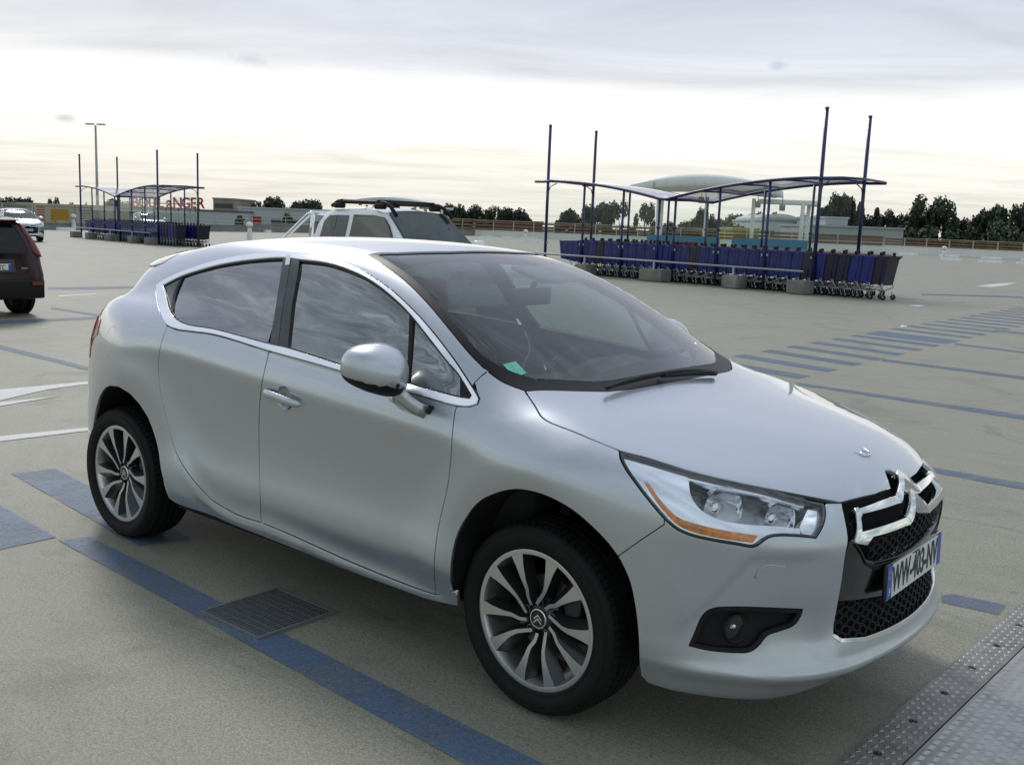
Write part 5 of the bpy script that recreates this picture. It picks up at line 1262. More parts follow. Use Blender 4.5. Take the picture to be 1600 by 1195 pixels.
# ================================================================ canopies over the travelator heads
def canopy(p, rz, sc, label):
    o = empty('canopy', p, rz); tag(o, label, 'canopy', 'white oval canopies'); o.scale = (sc, sc, sc*(1.55 if 'large' in label else 1.24))
    q = MB(); N = 72
    def ov(k, z, zc): return [(8.0*k*math.cos(a), 3.6*k*math.sin(a), z+zc*(1-(math.cos(a)*k)**2)) for a in np.linspace(0, 2*math.pi, N, endpoint=False)]
    q.loft([ov(.02, 4.25, .75), ov(.5, 4.22, .72), ov(.9, 4.15, .66), ov(1.0, 4.02, .6), ov(1.0, 3.62, .55), ov(.95, 3.60, .5), ov(.90, 3.52, .42), ov(.6, 3.50, .36), ov(.02, 3.50, .36)])
    q.build('roof_disc', M_WHITE2, o)
    q = MB(); q.box((8.6, .4, 3.35), (6.0, 2.2, .30), bev=.08); q.box((11.2, .2, 3.25), (.7, 1.2, .25), bev=.05); q.build('roof_wing', M_WHITE2, o)
    for x, y in ((-4.6, -1.2), (-4.2, 1.2), (.3, -1.3), (5.0, -1.1), (10.0, -.5), (10.8, .8)):
        q = MB(); q.tube([(x, y, 0), (x, y, 3.5)], .20, n=14); q.build('column', M_WHITE2, o)
    q = MB(); q.box((-1.9, -1.6, .45), (7.4, .12, .9)); q.box((6.8, -1.6, .45), (7.6, .12, .9)); q.build('parapet_panel', mat('light_blue_panel', (.07, .22, .36), .4), o)
    for x, z in ((-.4, 3.25), (5.2, 3.1), (-5.2, 3.6), (7.6, 2.95)):
        q = MB(); q.box((x, -2.9, z), (.55, .35, .35), bev=.04, rot=Matrix.Rotation(RAD(20), 3, 'X')); q.tube([(x, -2.9, z+.15), (x, -2.8, z+.75)], .04, n=6); q.build('flood_lamp', mat('lamp_housing_grey', (.28, .26, .23), .5), o)
    return o
pc = at(1094, 83); vd = Vector((CR[0], CR[1], 0)).normalized(); ra = math.atan2(vd.y, vd.x)
canopy(pc, ra-.12, .80, 'large white oval canopy on columns behind the right trolley shelter')
canopy(at(612, 150), ra-.25, .80, 'small distant white oval canopy behind the roof of the pickup')

# ================================================================ lamp mast, buildings
p = at(153.5, 62); o = empty('lamp_mast', p, ra); tag(o, 'tall slim lamp mast with two arms behind the left trolley shelter', 'lamp post')
q = MB(); q.tube([(0, 0, 0), (0, 0, 6.55)], [.10, .06], n=10); q.build('mast', M_POST, o)
for s in (-1, 1):
    q = MB(); q.box((s*.34, 0, 6.62), (.50, .22, .09), bev=.03); q.build('lamp_head', M_POST, o)
def building(name, label, x0, x1, ytop, D, depth, m, roof=None, flat=True, extras=None, cat='building'):
    """front wall between two photo columns, at distance D; stands on the land below the deck"""
    a = Vector(pix_depth(x0, ytop, D)); b = Vector(pix_depth(x1, ytop+(x1-x0)*.0386, D)); d = b-a; d.z = 0; L = d.length; zt = a.z
    o = empty(name, (a.x, a.y, -7.5), math.atan2(d.y, d.x)); tag(o, label, cat); H = zt+7.5
    q = MB(); q.box((L/2, depth/2, H/2), (L, depth, H)); q.build('walls', m, o)
    q = MB(); q.box((L/2, depth/2, H+.12), (L+.3, depth+.3, .24)); q.build('roof_edge', roof or m, o)
    return o, L, H
M_CREAM = mat('cream_cladding', (.50, .47, .38), .7, var=.1, vscale=.3); M_PALE = mat('pale_cladding', (.50, .53, .55), .6, var=.1, vscale=.2); M_DKG = mat('dark_cladding', (.13, .13, .15), .6, var=.15, vscale=.2)
M_BEIGE = mat('beige_concrete', (.30, .26, .20), .8, var=.2, vscale=.3); M_REDS = mat('red_sign', (.50, .02, .025), .45); M_WIN = mat('far_window', (.05, .06, .07), .2)
o, L, H = building('warehouse', 'dark grey warehouse at the far left edge behind the small silver car', -60, 27, 317.5, 110, 20, M_DKG)
q = MB(); q.box((L*.55, -.06, H-2.2), (L*.7, .1, 1.6)); q.build('window_band', M_WIN, o)
o, L, H = building('warehouse', 'cream box building left of the pale slat fence', 28, 51, 319.5, 112, 12, M_CREAM); q = MB(); q.box((L/2, -.05, H-3), (L*.8, .08, .3)); q.build('cladding_joint', M_PALE, o)
o, L, H = building('shop_building', 'long pale shop building with big red letters standing on its roof', 112, 372, 322, 150, 30, M_PALE, M_DKG)
for i in range(9): q = MB(); q.box((L*(i+.5)/9, -.05, H-3.4), (L/9*.6, .08, 2.0)); q.build('window', M_WIN, o)
for i, (ch, xx) in enumerate(zip('BOULaNGER', (211, 224, 238.5, 251, 264.5, 277.5, 290.5, 302, 313.5))):
    px0 = Vector(pix_depth(xx, 317.0+(xx-205)*.012, 149.5)); sz = 2.15 if ch != 'a' else 2.5
    t = text_mesh(ch, sz, 'roof_letter', M_REDS, None, ext=.08, bold=.05, sx=.86)
    t.location = px0; t.rotation_euler = (RAD(90), 0, o.rotation_euler[2]); bpy.context.view_layer.update()
    t.parent = o; t.matrix_parent_inverse = (Matrix.Translation(o.location)@Matrix.Rotation(o.rotation_euler[2], 4, 'Z')).inverted()
q = MB(); q.box((L*.53, 1.0, H+.9), (L*.46, .1, .12)); q.box((L*.53, 1.0, H+.3), (L*.46, .1, .12)); q.build('letter_frame', M_POST, o)
o, L, H = building('shop_building', 'pale low shop hall with small red sign left of the pickup', 372, 520, 325, 158, 30, M_PALE)
q = MB(); q.box((L*.175, -.06, H-1.9), (L*.14, .1, 1.3)); q.build('shop_sign', M_REDS, o)
for i in range(3): q = MB(); q.box((L*(.4+.2*i), -.05, H-2.2), (L*.1, .08, 1.4)); q.build('window', M_WIN, o)
o, L, H = building('office_block', 'beige flat roofed block rising right of the red letters', 333, 366, 311, 175, 14, M_BEIGE)
q = MB(); q.box((L*.5, -.05, H-1.1), (L*.86, .08, .8)); q.build('window_band', M_WIN, o)
o, L, H = building('shed', 'low dark red roofed building between the pickup and the right trolley shelter', 772, 848, 346, 150, 14, mat('dark_red_sheet', (.10, .025, .03), .6)); q = MB(); q.box((L*.5, -.05, H-1.2), (L*.9, .08, .3)); q.build('gutter', M_DKG, o)
o, L, H = building('shed', 'yellow topped low building seen through the middle of the right shelter', 1146, 1186, 358, 140, 10, mat('yellow_sheet', (.42, .38, .03), .6)); q = MB(); q.box((L*.5, -.05, H-.9), (L*.9, .08, .3)); q.build('gutter', M_DKG, o)
o, L, H = building('warehouse', 'white hall with curved roof seen through the right half of the shelter', 1194, 1256, 345, 150, 22, mat('white_cladding', (.58, .60, .60), .6, var=.1, vscale=.2)); 
q = MB(); q.loft([[(L*k, y, H+1.1*math.sin(math.pi*min(1, .15+k*.8))) for y in (-.2, 20)]+[(L*k, 20, H), (L*k, -.2, H)] for k in np.linspace(0, 1, 12)]); q.build('curved_roof', M_PALE, o)
for i in range(3): q = MB(); q.box((L*(.2+.28*i), -.05, H-1.7), (1.0, .08, .6)); q.build('window', M_WIN, o)
o, L, H = building('warehouse', 'pale grey box building just left of the tall right shelter post', 1290, 1325, 341, 135, 14, mat('grey_cladding', (.40, .42, .43), .6, var=.1, vscale=.2)); q = MB(); q.box((L*.5, -.05, H-1.6), (L*.96, .08, .22)); q.build('cladding_joint', M_DKG, o)
o, L, H = building('warehouse', 'long low grey building under the trees right of the right shelter', 1262, 1412, 353.5, 131, 14, mat('grey_cladding', (.40, .42, .43), .6)); q = MB(); q.box((L*.5, -.05, H-1.2), (L*.98, .08, .12)); q.build('cladding_joint', M_DKG, o)

for x0, x1, yt, hh, m, lab in ((57, 70, 323, 1.0, mat('red_banner', (.38, .04, .02), .6), 'red banner hanging behind the pale slats at far left'), (79, 108, 326.5, .75, mat('orange_banner', (.42, .22, .02), .6), 'orange yellow banner hanging behind the pale slats at far left')):
    a = Vector(pix_depth(x0, yt, 67.5)); b = Vector(pix_depth(x1, yt, 67.5)); o = empty('banner', (a.x, a.y, a.z-hh), math.atan2(b.y-a.y, b.x-a.x)); tag(o, lab, 'banner')
    q = MB(); q.box(((b-a).length/2, 0, hh/2), ((b-a).length, .02, hh)); q.build('cloth', m, o)
    for xx in (.03, (b-a).length-.03): q = MB(); q.tube([(xx, .03, -.4), (xx, .03, hh+.05)], .02, n=6); q.build('banner_pole', M_POST, o)
# ================================================================ trees
def leaf_mat(name, col):
    m = mat(name, col, .65, var=.0); t = NT(m.node_tree); b = t.n['Principled BSDF']; oc = t.new('ShaderNodeTexCoord').outputs['Object']
    n = t.noise(oc, 1.1, 4, .6); c = t.ramp(n, [(.3, tuple(x*.55 for x in col)), (.7, tuple(x*1.5 for x in col))]); t.l.new(c, b.inputs['Base Color']); return m
M_LEAF = leaf_mat('dark_leaves', (.020, .030, .014)); M_LEAF2 = leaf_mat('mid_leaves', (.034, .052, .020)); M_LEAF3 = leaf_mat('needle_leaves', (.014, .022, .013)); M_BARK = mat('bark', (.05, .04, .03), .9, var=.3, vscale=4)
def tree_proto(kind, seed):
    """unit tree: about 10 m tall, crown made of leaf clumps with gaps"""
    r = random.Random(seed); o = empty({'round': 'tree', 'open': 'tree', 'cone': 'conifer', 'bush': 'shrub'}[kind])
    q = MB(); th = {'bush': .38, 'cone': 1.0}.get(kind, .93)
    q.tube([(0, 0, 0), (.05, .02, 3*th), (r.uniform(-.2, .2)*th, 0, 6*th), (r.uniform(-.3, .3)*th, .1, 8.6*th)], [.26, .2, .13, .04], n=8)
    blobs = []
    if kind == 'cone':
        for i in range(20):
            z = 2+7.6*i/20; R = 1.7*(1-i/21)**.8+.15
            for k in range(4): a = r.uniform(0, 6.28); blobs.append((R*.55*math.cos(a), R*.55*math.sin(a), z, .55+R*.28))
    elif kind == 'bush':
        for i in range(16): a = r.uniform(0, 6.28); d = r.uniform(0, 2.6); blobs.append((d*math.cos(a), d*math.sin(a), r.uniform(.8, 5.0-d*.7), r.uniform(.7, 1.25)))
    else:
        nb = 34 if kind == 'round' else 26
        for i in range(nb):
            a = r.uniform(0, 6.28); u = r.uniform(-1, 1); d = r.uniform(.55, 1)**.5; R = 3.1 if kind == 'round' else 3.3
            x, y, z = R*d*math.sqrt(1-u*u)*math.cos(a), R*d*math.sqrt(1-u*u)*math.sin(a), 6.1+3.1*d*u
            if z < 3: z = 3+r.uniform(0, 1)
            blobs.append((x, y, z, r.uniform(.75, 1.3) if kind == 'round' else r.uniform(.55, 1.05)))
            if i % 3 == 0: q.tube([(0, 0, max(2.0, z-2.6)), (x*.5, y*.5, z-.9), (x*.9, y*.9, z)], [.09, .06, .02], n=5)
    q.build('trunk', M_BARK, o)
    V = []; F = []
    for (x, y, z, R) in blobs:
        for k in range(int(190*R*R+60*R) if kind != 'open' else int(120*R*R+50*R)):
            v = Vector((r.gauss(0, 1), r.gauss(0, 1), r.gauss(0, 1))).normalized()*R*r.uniform(.35, 1.08)**.6; c = Vector((x, y, z))+v; c.z = max(c.z, .3)
            n = (v.normalized()+Vector((r.uniform(-.8, .8), r.uniform(-.8, .8), r.uniform(-.4, .8)))).normalized(); t = n.orthogonal().normalized(); b = n.cross(t); s = r.uniform(.13, .30); e = r.uniform(.5, 1)
            i = len(V); V += [c+t*s, c+b*s*e, c-t*s*.9, c-b*s*e]; F.append((i, i+1, i+2, i+3))
    q = MB(); q.add(V, F); q.build('crown', {'round': M_LEAF, 'open': M_LEAF2, 'cone': M_LEAF3, 'bush': M_LEAF2}[kind], o, fix=False)
    return o
PROT = {}
def tree(kind, x, ytop, wpx, D, label, seed=0):
    key = (kind, seed % (3 if kind in ('round', 'open') else 2))
    top = Vector(pix_depth(x, ytop, D)); H = top.z+7.5; wid = wpx*D/FOC
    if key not in PROT: o = tree_proto(kind, 11+key[1]*17+len(kind)); PROT[key] = o
    else: o = copy_tree(PROT[key])
    base_h = {'round': 9.6, 'open': 9.5, 'cone': 10.0, 'bush': 5.6}[kind]; base_w = {'round': 4.9, 'open': 5.2, 'cone': 2.7, 'bush': 4.6}[kind]
    o.location = (top.x, top.y, -7.5); sz = H/base_h; sx = wid/base_w; o.scale = (sx, sx, sz); o.rotation_euler = (0, 0, seed*2.1+x)
    tag(o, label, 'shrub' if kind == 'bush' else 'tree', 'trees beyond the deck'); return o
TL = [
 ('round', 8, 307, 46, 170, 'dark tree over the grey warehouse at the far left edge'), ('round', 36, 309, 34, 165, 'dark round tree above the cream box building at far left'), ('open', 83, 307, 24, 150, 'small ragged tree poking above the pale slat fence'),
 ('bush', 62, 316, 40, 160, 'low hedge like trees behind the pale slat fence'), ('bush', 112, 317, 34, 160, 'low shrub just left of the left trolley shelter'), ('round', 186, 312, 40, 185, 'tree seen through the middle of the left trolley shelter'), ('bush', 135, 317, 22, 170, 'low shrub behind the left end post of the left shelter'),
 ('round', 425, 308, 44, 185, 'dark dome shaped tree above the pale shop hall'), ('round', 479, 312, 40, 185, 'dark round tree just left of the pickup roll bar'), ('bush', 372, 333, 46, 135, 'green shrub in front of the pale shop hall left of the red sign'), ('bush', 448, 333, 40, 135, 'green shrub in front of the pale shop hall beside the pickup'),
 ('round', 709, 319, 34, 170, 'dark tree nearest the pickup windscreen'), ('round', 742, 320, 42, 172, 'second dark tree from the pickup windscreen'), ('open', 776, 323, 34, 170, 'ragged tree left of the dome shaped one beside the right shelter'), ('round', 803, 325, 40, 168, 'dark dome shaped tree left of the right shelter'), ('bush', 757, 334, 60, 150, 'lighter green shrubs in front of the dark trees right of the pickup'),
 ('round', 733, 330, 60, 180, 'dark tree mass behind the pickup bonnet'), ('bush', 700, 338, 40, 165, 'low shrub at the pickup windscreen pillar'),
 ('cone', 870, 343, 9, 165, 'tiny pointed conifer beside the left shelter post'), ('round', 892, 327, 34, 165, 'tree just right of the leftmost shelter post'), ('round', 937, 317, 44, 160, 'tall tree between the first posts of the right shelter'), ('open', 972, 312, 40, 158, 'tall sparse tree beside the left canopy column'), ('open', 1010, 317, 34, 165, 'sparse tree just right of the left canopy column'),
 ('bush', 915, 338, 50, 150, 'low shrubs under the trees at the left end of the right shelter'), ('round', 1064, 345, 46, 190, 'low far trees at the valley of the shelter roof'), ('round', 1100, 325, 26, 165, 'tree close behind the middle canopy column'), ('open', 1088, 336, 24, 165, 'leaning tree left of the middle canopy column'), ('bush', 1040, 350, 50, 170, 'low shrub below the valley of the shelter roof'),
 ('round', 1130, 342, 46, 180, 'rounded tree right of the middle canopy column'), ('round', 1160, 336, 44, 175, 'broad tree in the middle of the right shelter'), ('round', 1184, 331, 34, 172, 'tree behind the right canopy column'), ('round', 1212, 333, 34, 172, 'round tree above the white curved hall'), ('bush', 1150, 350, 70, 160, 'shrubs above the yellow topped building'),
 ('round', 1262, 334, 34, 150, 'dark tree left of the tall right shelter post'), ('round', 1314, 302, 34, 150, 'tall dark tree crowns between the two right shelter posts'), ('cone', 1330, 306, 24, 150, 'tall dark conifer at the rightmost shelter post'), ('cone', 1346, 314, 18, 150, 'slim conifer just right of the rightmost shelter post'), ('round', 1300, 318, 34, 155, 'dark tree behind the pale grey box building'),
 ('cone', 1371, 323, 14, 150, 'small pointed conifer above the low grey building'), ('round', 1392, 327, 30, 148, 'tree above the right end of the low grey building'), ('round', 1412, 334, 26, 148, 'dark tree at the right end of the grey building'), ('round', 1358, 336, 40, 150, 'dark tree mass behind the low grey building'),
 ('open', 1460, 305, 70, 140, 'large airy tree with sky showing through at far right'), ('open', 1478, 308, 44, 142, 'airy right half crown of the large tree at far right'), ('round', 1440, 330, 44, 145, 'dense dark tree left of the large airy one'), ('bush', 1460, 345, 90, 138, 'dark undergrowth below the large airy tree'), ('round', 1500, 341, 36, 145, 'low dark tree right of the large airy one'), ('bush', 1520, 349, 50, 140, 'dark undergrowth between the far right trees'),
 ('open', 1552, 319, 46, 140, 'airy tree second from the right edge'), ('round', 1543, 326, 34, 142, 'dark tree left of the right edge group'), ('open', 1577, 317, 40, 138, 'tall airy tree close to the right edge'), ('round', 1602, 317, 44, 138, 'dark tree cut by the right edge'), ('bush', 1570, 345, 80, 136, 'dark undergrowth at the right edge'), ('bush', 1598, 358, 34, 125, 'bright green shrub at the right edge above the fence'), ('round', 1420, 345, 60, 146, 'dark low tree mass right of the grey building')]
for i, a in enumerate(TL): tree(*a, seed=i)

# ================================================================ other cars
P2 = at(47, 44); c2 = copy_tree(hatch); c2.scale = (.93,)*3; c2.location = (P2.x-.4, P2.y-.1, 0); c2.rotation_euler = (0, 0, RAD(-12))
tag(c2, 'small silver car parked far left behind the dark hatchback', 'car')
P3 = at(240, 62); c3 = copy_tree(hatch); c3.scale = (.93,)*3; c3.location = P3; c3.rotation_euler = (0, 0, RAD(-15))
tag(c3, 'pale car seen through the glass of the left trolley shelter', 'car')
M_DARK = paint_mat('dark_plum_paint', (.030, .007, .011), rough=.45, metal=.0, coat=.25)
M_TINT = mat('tinted_window', (.008, .006, .007), .10, spec=.3)
M_TAILD = mat('dark_red_lens', (.16, .010, .014), .2, coat=.4)
def wheel_simple(parent, loc, R=.31, w=.20):
    q = MB(); q.lathe([(.19, -w/2), (R*.8, -w/2-.006), (R*.95, -w*.46), (R, -w*.36), (R, w*.36), (R*.95, w*.46), (R*.8, w/2+.006), (.19, w/2)], c=loc, n=40); o = q.build('wheel', M_RUBBER, parent)
    for s in (-1, 1):
        q = MB(); q.lathe([(.195, s*w*.45), (.19, s*w*.5), (.06, s*w*.46), (0, s*w*.5)], c=loc, n=30); q.build('wheel_trim', M_ALLOYD, o)
    return o
def dark_hatch():
    o = empty('parked_car'); tag(o, 'dark plum hatchback with its tail towards us, cut by the left edge', 'car')
    # side profile by height: rear x, half width
    Zs = [.27, .36, .50, .66, .80, .92, 1.05, 1.2, 1.36, 1.47, 1.53]
    xr = [-.14, -.03, .0, -.005, -.045, -.055, -.085, -.15, -.235, -.32, -.46]
    hw = [.74, .815, .845, .845, .838, .825, .795, .745, .685, .625, .50]
    def ring(dx, kx, kw=1.0):
        R = [(xr[i]*kx+dx, hw[i]*kw, Zs[i]) for i in range(len(Zs))]; return R+[(x, -y, z) for x, y, z in R[::-1]]
    q = MB()
    q.loft([ring(-.002, 1, .80), ring(.0, 1, .90), ring(-.02, 1, .96), ring(-.07, 1, .988), ring(-.16, .95, 1.0), ring(-.6, .6, 1.0), ring(-1.6, .2, 1.0), ring(-2.4, 0, .99), ring(-2.7, 0, .97)])
    q.build('body', M_DARK, o)
    q = MB(); hr = [(-2.69, .80, .3), (-2.69, .82, .8), (-2.69, .72, 1.0), (-2.69, -.72, 1.0), (-2.69, -.82, .8), (-2.69, -.80, .3)]
    q.loft([hr, [(-3.6, y*.97, .3+(z-.3)*.86) for x, y, z in hr], [(-3.85, y*.80, .3+(z-.3)*.70) for x, y, z in hr]]); q.build('bonnet', M_DARK, o)
    X = lambda z: float(np.interp(z, Zs, xr))
    def face(poly, name, m, d=.008, th=.02, par=None):
        Vf = [(X(z)+d, y, z) for y, z in poly]; Vb = [(X(z)+d-th, y, z) for y, z in poly]; k = len(poly)
        q = MB(); q.add(Vf+Vb, [tuple(range(k)), tuple(range(2*k-1, k-1, -1))]+[(i, (i+1) % k, k+(i+1) % k, k+i) for i in range(k)]); return q.build(name, m, par or o)
    face([(-.60, .99), (.60, .99), (.60, 1.05), (.575, 1.2), (.53, 1.36), (.47, 1.44), (-.47, 1.44), (-.53, 1.36), (-.575, 1.2), (-.60, 1.05)], 'rear_window', M_TINT)
    for s in (1, -1):
        q = MB(); L = [(.715, 1.45, .025), (.745, 1.36, .045), (.78, 1.2, .055), (.80, 1.10, .07), (.815, 1.02, .085), (.825, .97, .07), (.83, .93, .02)]
        q.loft([[(X(z)+.018, s*(float(np.interp(z, Zs, hw))*.97-w), z), (X(z)+.006, s*(float(np.interp(z, Zs, hw))*.985), z), (X(z)-.11, s*(float(np.interp(z, Zs, hw))*1.003+.004), z), (X(z)-.06, s*(float(np.interp(z, Zs, hw))*.95-w), z)] for y, z, w in L]); q.build('tail_light', M_TAILD, o)
        face([(s*.60, .50), (s*.78, .50), (s*.78, .565), (s*.60, .555)], 'reflector', M_TAILD, d=.055)
    face([(-.50, 1.445), (.50, 1.445), (.46, 1.475), (-.46, 1.475)], 'brake_light', M_TAILD)
    q = MB(); q.loft([[(-.50, -.62, 1.50), (-.50, .62, 1.50), (-.50, .6, 1.53), (-.50, -.6, 1.53)], [(-.20, -.60, 1.475), (-.20, .60, 1.475), (-.20, .58, 1.495), (-.20, -.58, 1.495)]], smooth=False); q.build('roof_spoiler', M_DARK, o)
    q = MB(); q.box((.0, 0, .44), (.07, 1.60, .30), bev=.03); q.build('bumper', mat('bumper_dark', (.010, .007, .008), .5, spec=.3), o)
    face([(-.40, .70), (.40, .70), (.40, .90), (-.40, .90)], 'plate_recess', M_GLOSS, d=.004)
    pl = empty('number_plate', (X(.775)+.014, .08, .775)); pl.parent = o
    q = MB(); q.box((0, 0, 0), (.010, .52, .11), bev=.003); q.build('plate_field', M_WHITE, pl)
    for s in (-1, 1): q = MB(); q.box((.006, s*.238, 0), (.003, .040, .10)); q.build('blue_band', M_BLUE, pl)
    t = text_mesh('844 TC', .105, 'registration', M_INK, pl, ext=.001, sx=.72); t.rotation_euler = (RAD(90), 0, RAD(90)); t.location = (.0065, .06, -.003)
    q = MB(); q.lathe([(.062, 0), (.066, .006), (.058, .010), (.052, .004)], c=(X(1.0)+.012, 0, .955), axis='X', n=28); q.box((X(1.0)+.017, 0, .955), (.008, .16, .022)); q.build('badge', M_CHROME, o)
    t = text_mesh('note', .05, 'model_script', M_SATIN, o, ext=.001); t.rotation_euler = (RAD(90), 0, RAD(90)); t.location = (X(.76)+.03, .52, .765)
    face([(-.70, .60), (.70, .60), (.70, .63), (-.70, .63)], 'bumper_strip', M_RED, d=.006) if False else None
    for x in (-.70, -3.25):
        for s in (-1, 1):
            wheel_simple(o, (x, s*.77, .31), R=.31)
            q = MB(); q.lathe([(.0, 0), (.37, 0), (.38, -.02*s), (.37, -.06*s)], c=(x, s*(.850 if x > -1 else .83), .34), n=36); q.build('wheel_arch', M_VOID, o)
    for s in (-1, 1):
        q = MB(); q.loft([[(-.75, s*.742, 1.02), (-2.3, s*.80, 1.0), (-2.3, s*.815, .99), (-.75, s*.80, .99)], [(-.80, s*.655, 1.40), (-2.0, s*.66, 1.40), (-2.0, s*.68, 1.40), (-.80, s*.675, 1.40)]], smooth=False); q.build('side_window', M_TINT, o)
    return o
dk = dark_hatch(); dk.rotation_euler = (0, 0, RAD(3))
pk = Vector(pix_ground(62, 489)); dk.location = (pk.x+.55, pk.y-.96, 0); dk.scale = (1, 1, .93)

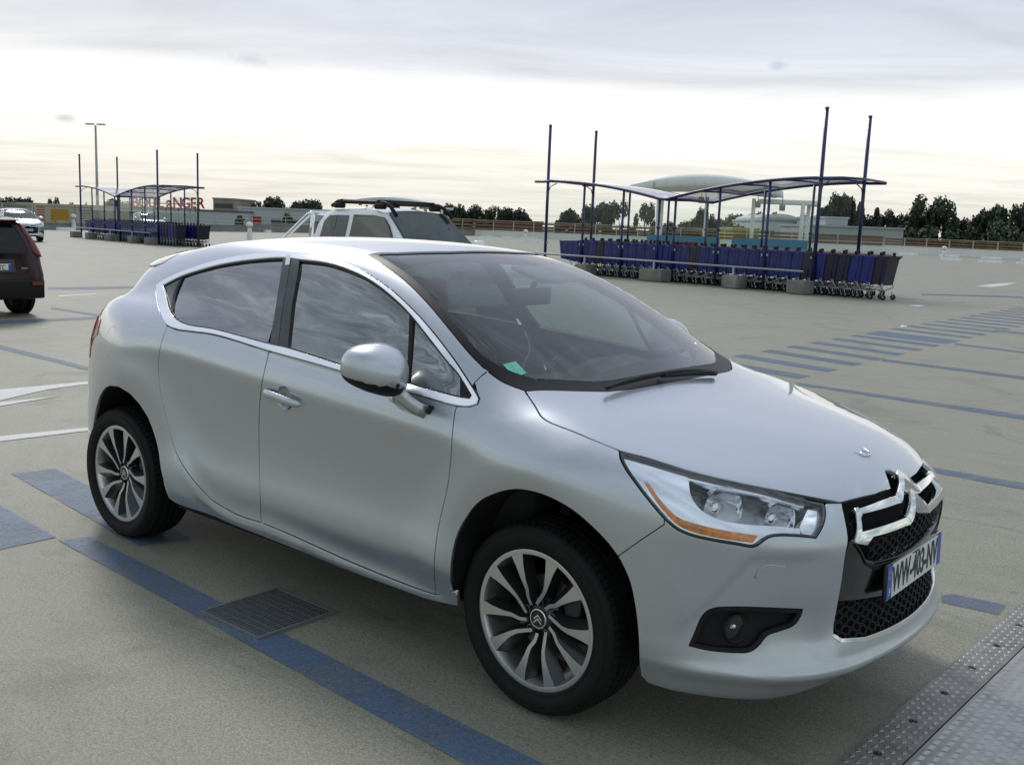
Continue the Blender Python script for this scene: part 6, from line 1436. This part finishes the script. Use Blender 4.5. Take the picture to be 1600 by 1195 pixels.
def pickup():
    o = empty('pickup_truck'); tag(o, 'silver double cab pickup with black roof rails and chrome roll bar behind the large car', 'pickup')
    M_SP = paint_mat('pickup_silver', (.90, .91, .93), rough=.35, metal=.05)
    # cab: x forward, right side is -y; roof front edge at x = 0
    q = MB(); ringf = lambda x, w, z: [(x, -w, z)]
    def sect(x, zb, zt, wb, wt, r=.10): return [(x, -wb, zb), (x, -wb*.5-wt*.5+.018, (zb+zt)/2), (x, -wt, zt-r), (x, -wt+r*.8, zt-.015), (x, -wt*.45, zt+.02), (x, 0, zt+.03), (x, wt*.45, zt+.02), (x, wt-r*.8, zt-.015), (x, wt, zt-r), (x, wb*.5+wt*.5-.018, (zb+zt)/2), (x, wb, zb)]
    q.loft([sect(.62, 1.10, 1.20, .80, .76, .02), sect(.42, 1.10, 1.34, .80, .73, .05), sect(.10, 1.10, 1.60, .80, .67, .08), sect(-.05, 1.10, 1.69, .80, .655), sect(-.35, 1.10, 1.745, .80, .65), sect(-.9, 1.10, 1.76, .80, .65), sect(-1.45, 1.10, 1.74, .80, .65), sect(-1.66, 1.10, 1.70, .80, .64), sect(-1.76, 1.10, 1.60, .80, .66), sect(-1.84, 1.10, 1.14, .80, .78, .02)])
    cab = q.build('cab', M_SP, o, auto=35)
    q = MB(); q.loft([[(x, -w, .42), (x, -w-.02, .75), (x, -w, 1.0), (x, -w*.96, zt), (x, w*.96, zt), (x, w, 1.0), (x, w+.02, .75), (x, w, .42)] for x, w, zt in ((1.72, .72, .95), (1.66, .86, 1.03), (1.2, .90, 1.09), (.55, .90, 1.13), (-.5, .90, 1.13), (-1.85, .90, 1.13), (-1.86, .90, 1.12))], smooth=True); q.build('body', M_SP, o, auto=30)
    q = MB(); Vv = []
    for s in (-1, 1): q.box((-2.62, s*.88, .80), (1.5, .06, .66), bev=.02)
    q.box((-3.36, 0, .80), (.06, 1.76, .66), bev=.02); q.box((-2.6, 0, .52), (1.5, 1.72, .08)); q.build('load_bed', M_SP, o)
    def yside(z): return np.interp(z, [1.10, 1.42, 1.62, 1.7], [.80, .728, .668, .655])
    def sidewin(poly, name):
        for s in (-1, 1):
            k = len(poly); V = [(x, s*(float(yside(z))+.006), z) for x, z in poly]+[(x, s*(float(yside(z))-.02), z) for x, z in poly]
            q = MB(); q.add(V, [tuple(range(k)), tuple(range(2*k-1, k-1, -1))]+[(i, (i+1) % k, k+(i+1) % k, k+i) for i in range(k)]); q.build(name, M_PWIN, o)
            V = [(x+(x-np.mean([p[0] for p in poly]))*.03, s*(float(yside(z))+.003), z+(z-1.38)*.05) for x, z in poly]
            q = MB(); q.add(V+[(a, b-s*.02, c) for a, b, c in V], [tuple(range(k)), tuple(range(2*k-1, k-1, -1))]+[(i, (i+1) % k, k+(i+1) % k, k+i) for i in range(k)]); q.build('window_seal', M_GLOSS, o) if len(poly) == 6 else None
    M_PWIN = mat('pickup_window', (.10, .095, .075), .05, coat=.6, var=.2, vscale=3)
    sidewin([(-.82, 1.16), (.36, 1.16), (.10, 1.50), (-.06, 1.615), (-.30, 1.64), (-.80, 1.64)], 'front_window')
    sidewin([(-1.22, 1.16), (-.95, 1.16), (-.95, 1.64), (-1.22, 1.64)], 'rear_window')
    sidewin([(-1.62, 1.16), (-1.25, 1.16), (-1.25, 1.64), (-1.45, 1.63), (-1.56, 1.54)], 'rear_window')
    ws = [(.625, -.70, 1.19), (.64, 0, 1.20), (.625, .70, 1.19), (-.02, .60, 1.685), (-.05, .3, 1.71), (-.06, 0, 1.72), (-.05, -.3, 1.71), (-.02, -.60, 1.685)]
    q = MB(); up_ = Vector((.62, 0, .79))*.03; q.add([Vector(p)+up_ for p in ws]+[Vector(p)-up_*.3 for p in ws], [tuple(range(8)), tuple(range(15, 7, -1))]+[(i, (i+1) % 8, 8+(i+1) % 8, 8+i) for i in range(8)]); q.build('windscreen', mat('pickup_screen', (.030, .045, .042), .08, var=.6, vscale=2.2, spec=.35), o)
    for s in (-1, 1):
        q = MB(); q.tube([(.16, s*.60, 1.66), (-.02, s*.58, 1.80), (-.15, s*.58, 1.84), (-1.35, s*.58, 1.85), (-1.5, s*.58, 1.78)], .031, n=8); rl_ = q.build('roof_rail', M_BLACK, o)
        for x in (-.25, -1.30): k = MB(); k.box((x, s*.585, 1.79), (.24, .09, .09), bev=.03); k.build('rail_foot', M_BLACK, rl_)
        q = MB(); q.tube([(-1.95, s*.70, 1.14), (-1.93, s*.66, 1.55), (-1.98, s*.62, 1.66), (-2.10, s*.62, 1.63), (-2.60, s*.70, 1.28), (-2.68, s*.74, 1.20), (-2.70, s*.74, .9)], .038, n=10); q.build('roll_bar', M_CHROME, o)
        q = MB(); q.loft([[(.95, s*.89, 1.05), (1.10, s*.90, 1.05), (1.10, s*1.08, 1.02), (.95, s*1.08, 1.02)], [(.95, s*.89, 1.20), (1.08, s*.90, 1.20), (1.08, s*1.07, 1.22), (.95, s*1.07, 1.22)]], smooth=False) if False else q.box((.42, s*1.0, 1.22), (.12, .20, .20), bev=.04); q.build('door_mirror', M_SP, o)
        q = MB(); q.box((1.66, s*.66, .90), (.16, .36, .20), bev=.04); q.build('headlight', M_REFL, o)
        for x in (1.05, -2.45):
            wheel_simple(o, (x, s*.80, .37), R=.37, w=.25)
            q = MB(); q.lathe([(.0, 0), (.44, 0), (.45, -.02*s), (.44, -.06*s)], c=(x, s*.906+(.018*s if x > 0 else .006*s), .38), n=36); q.build('wheel_arch', M_VOID, o)
    q = MB(); q.tube([(-1.98, -.62, 1.66), (-1.98, .62, 1.66)], .038, n=10); q.build('roll_bar', M_CHROME, o)
    for x in (-.30, -1.25): q = MB(); q.box((x, 0, 1.87), (.08, 1.20, .035), bev=.01); q.build('cross_bar', M_BLACK, o)
    q = MB(); q.box((1.72, 0, .86), (.06, .95, .26), bev=.02); q.build('grille', M_SATIN, o)
    q = MB(); q.box((1.72, 0, .55), (.20, 1.76, .28), bev=.06); q.build('front_bumper', M_SP, o)
    q = MB(); q.tube([(.50, .38, 1.24), (.30, .40, 1.50)], .006, n=5); q.build('aerial', M_BLACK, o)
    q = MB(); q.tube([(.66, -.05, 1.20), (.50, .50, 1.255)], .012, n=6); q.build('wiper', M_BLACK, o)
    return o
pu = pickup(); a = Vector(pix_depth(606, 334, 15.0)); pu.location = (a.x-.02, a.y+.66, 0); pu.scale = (.89, 1, 1)
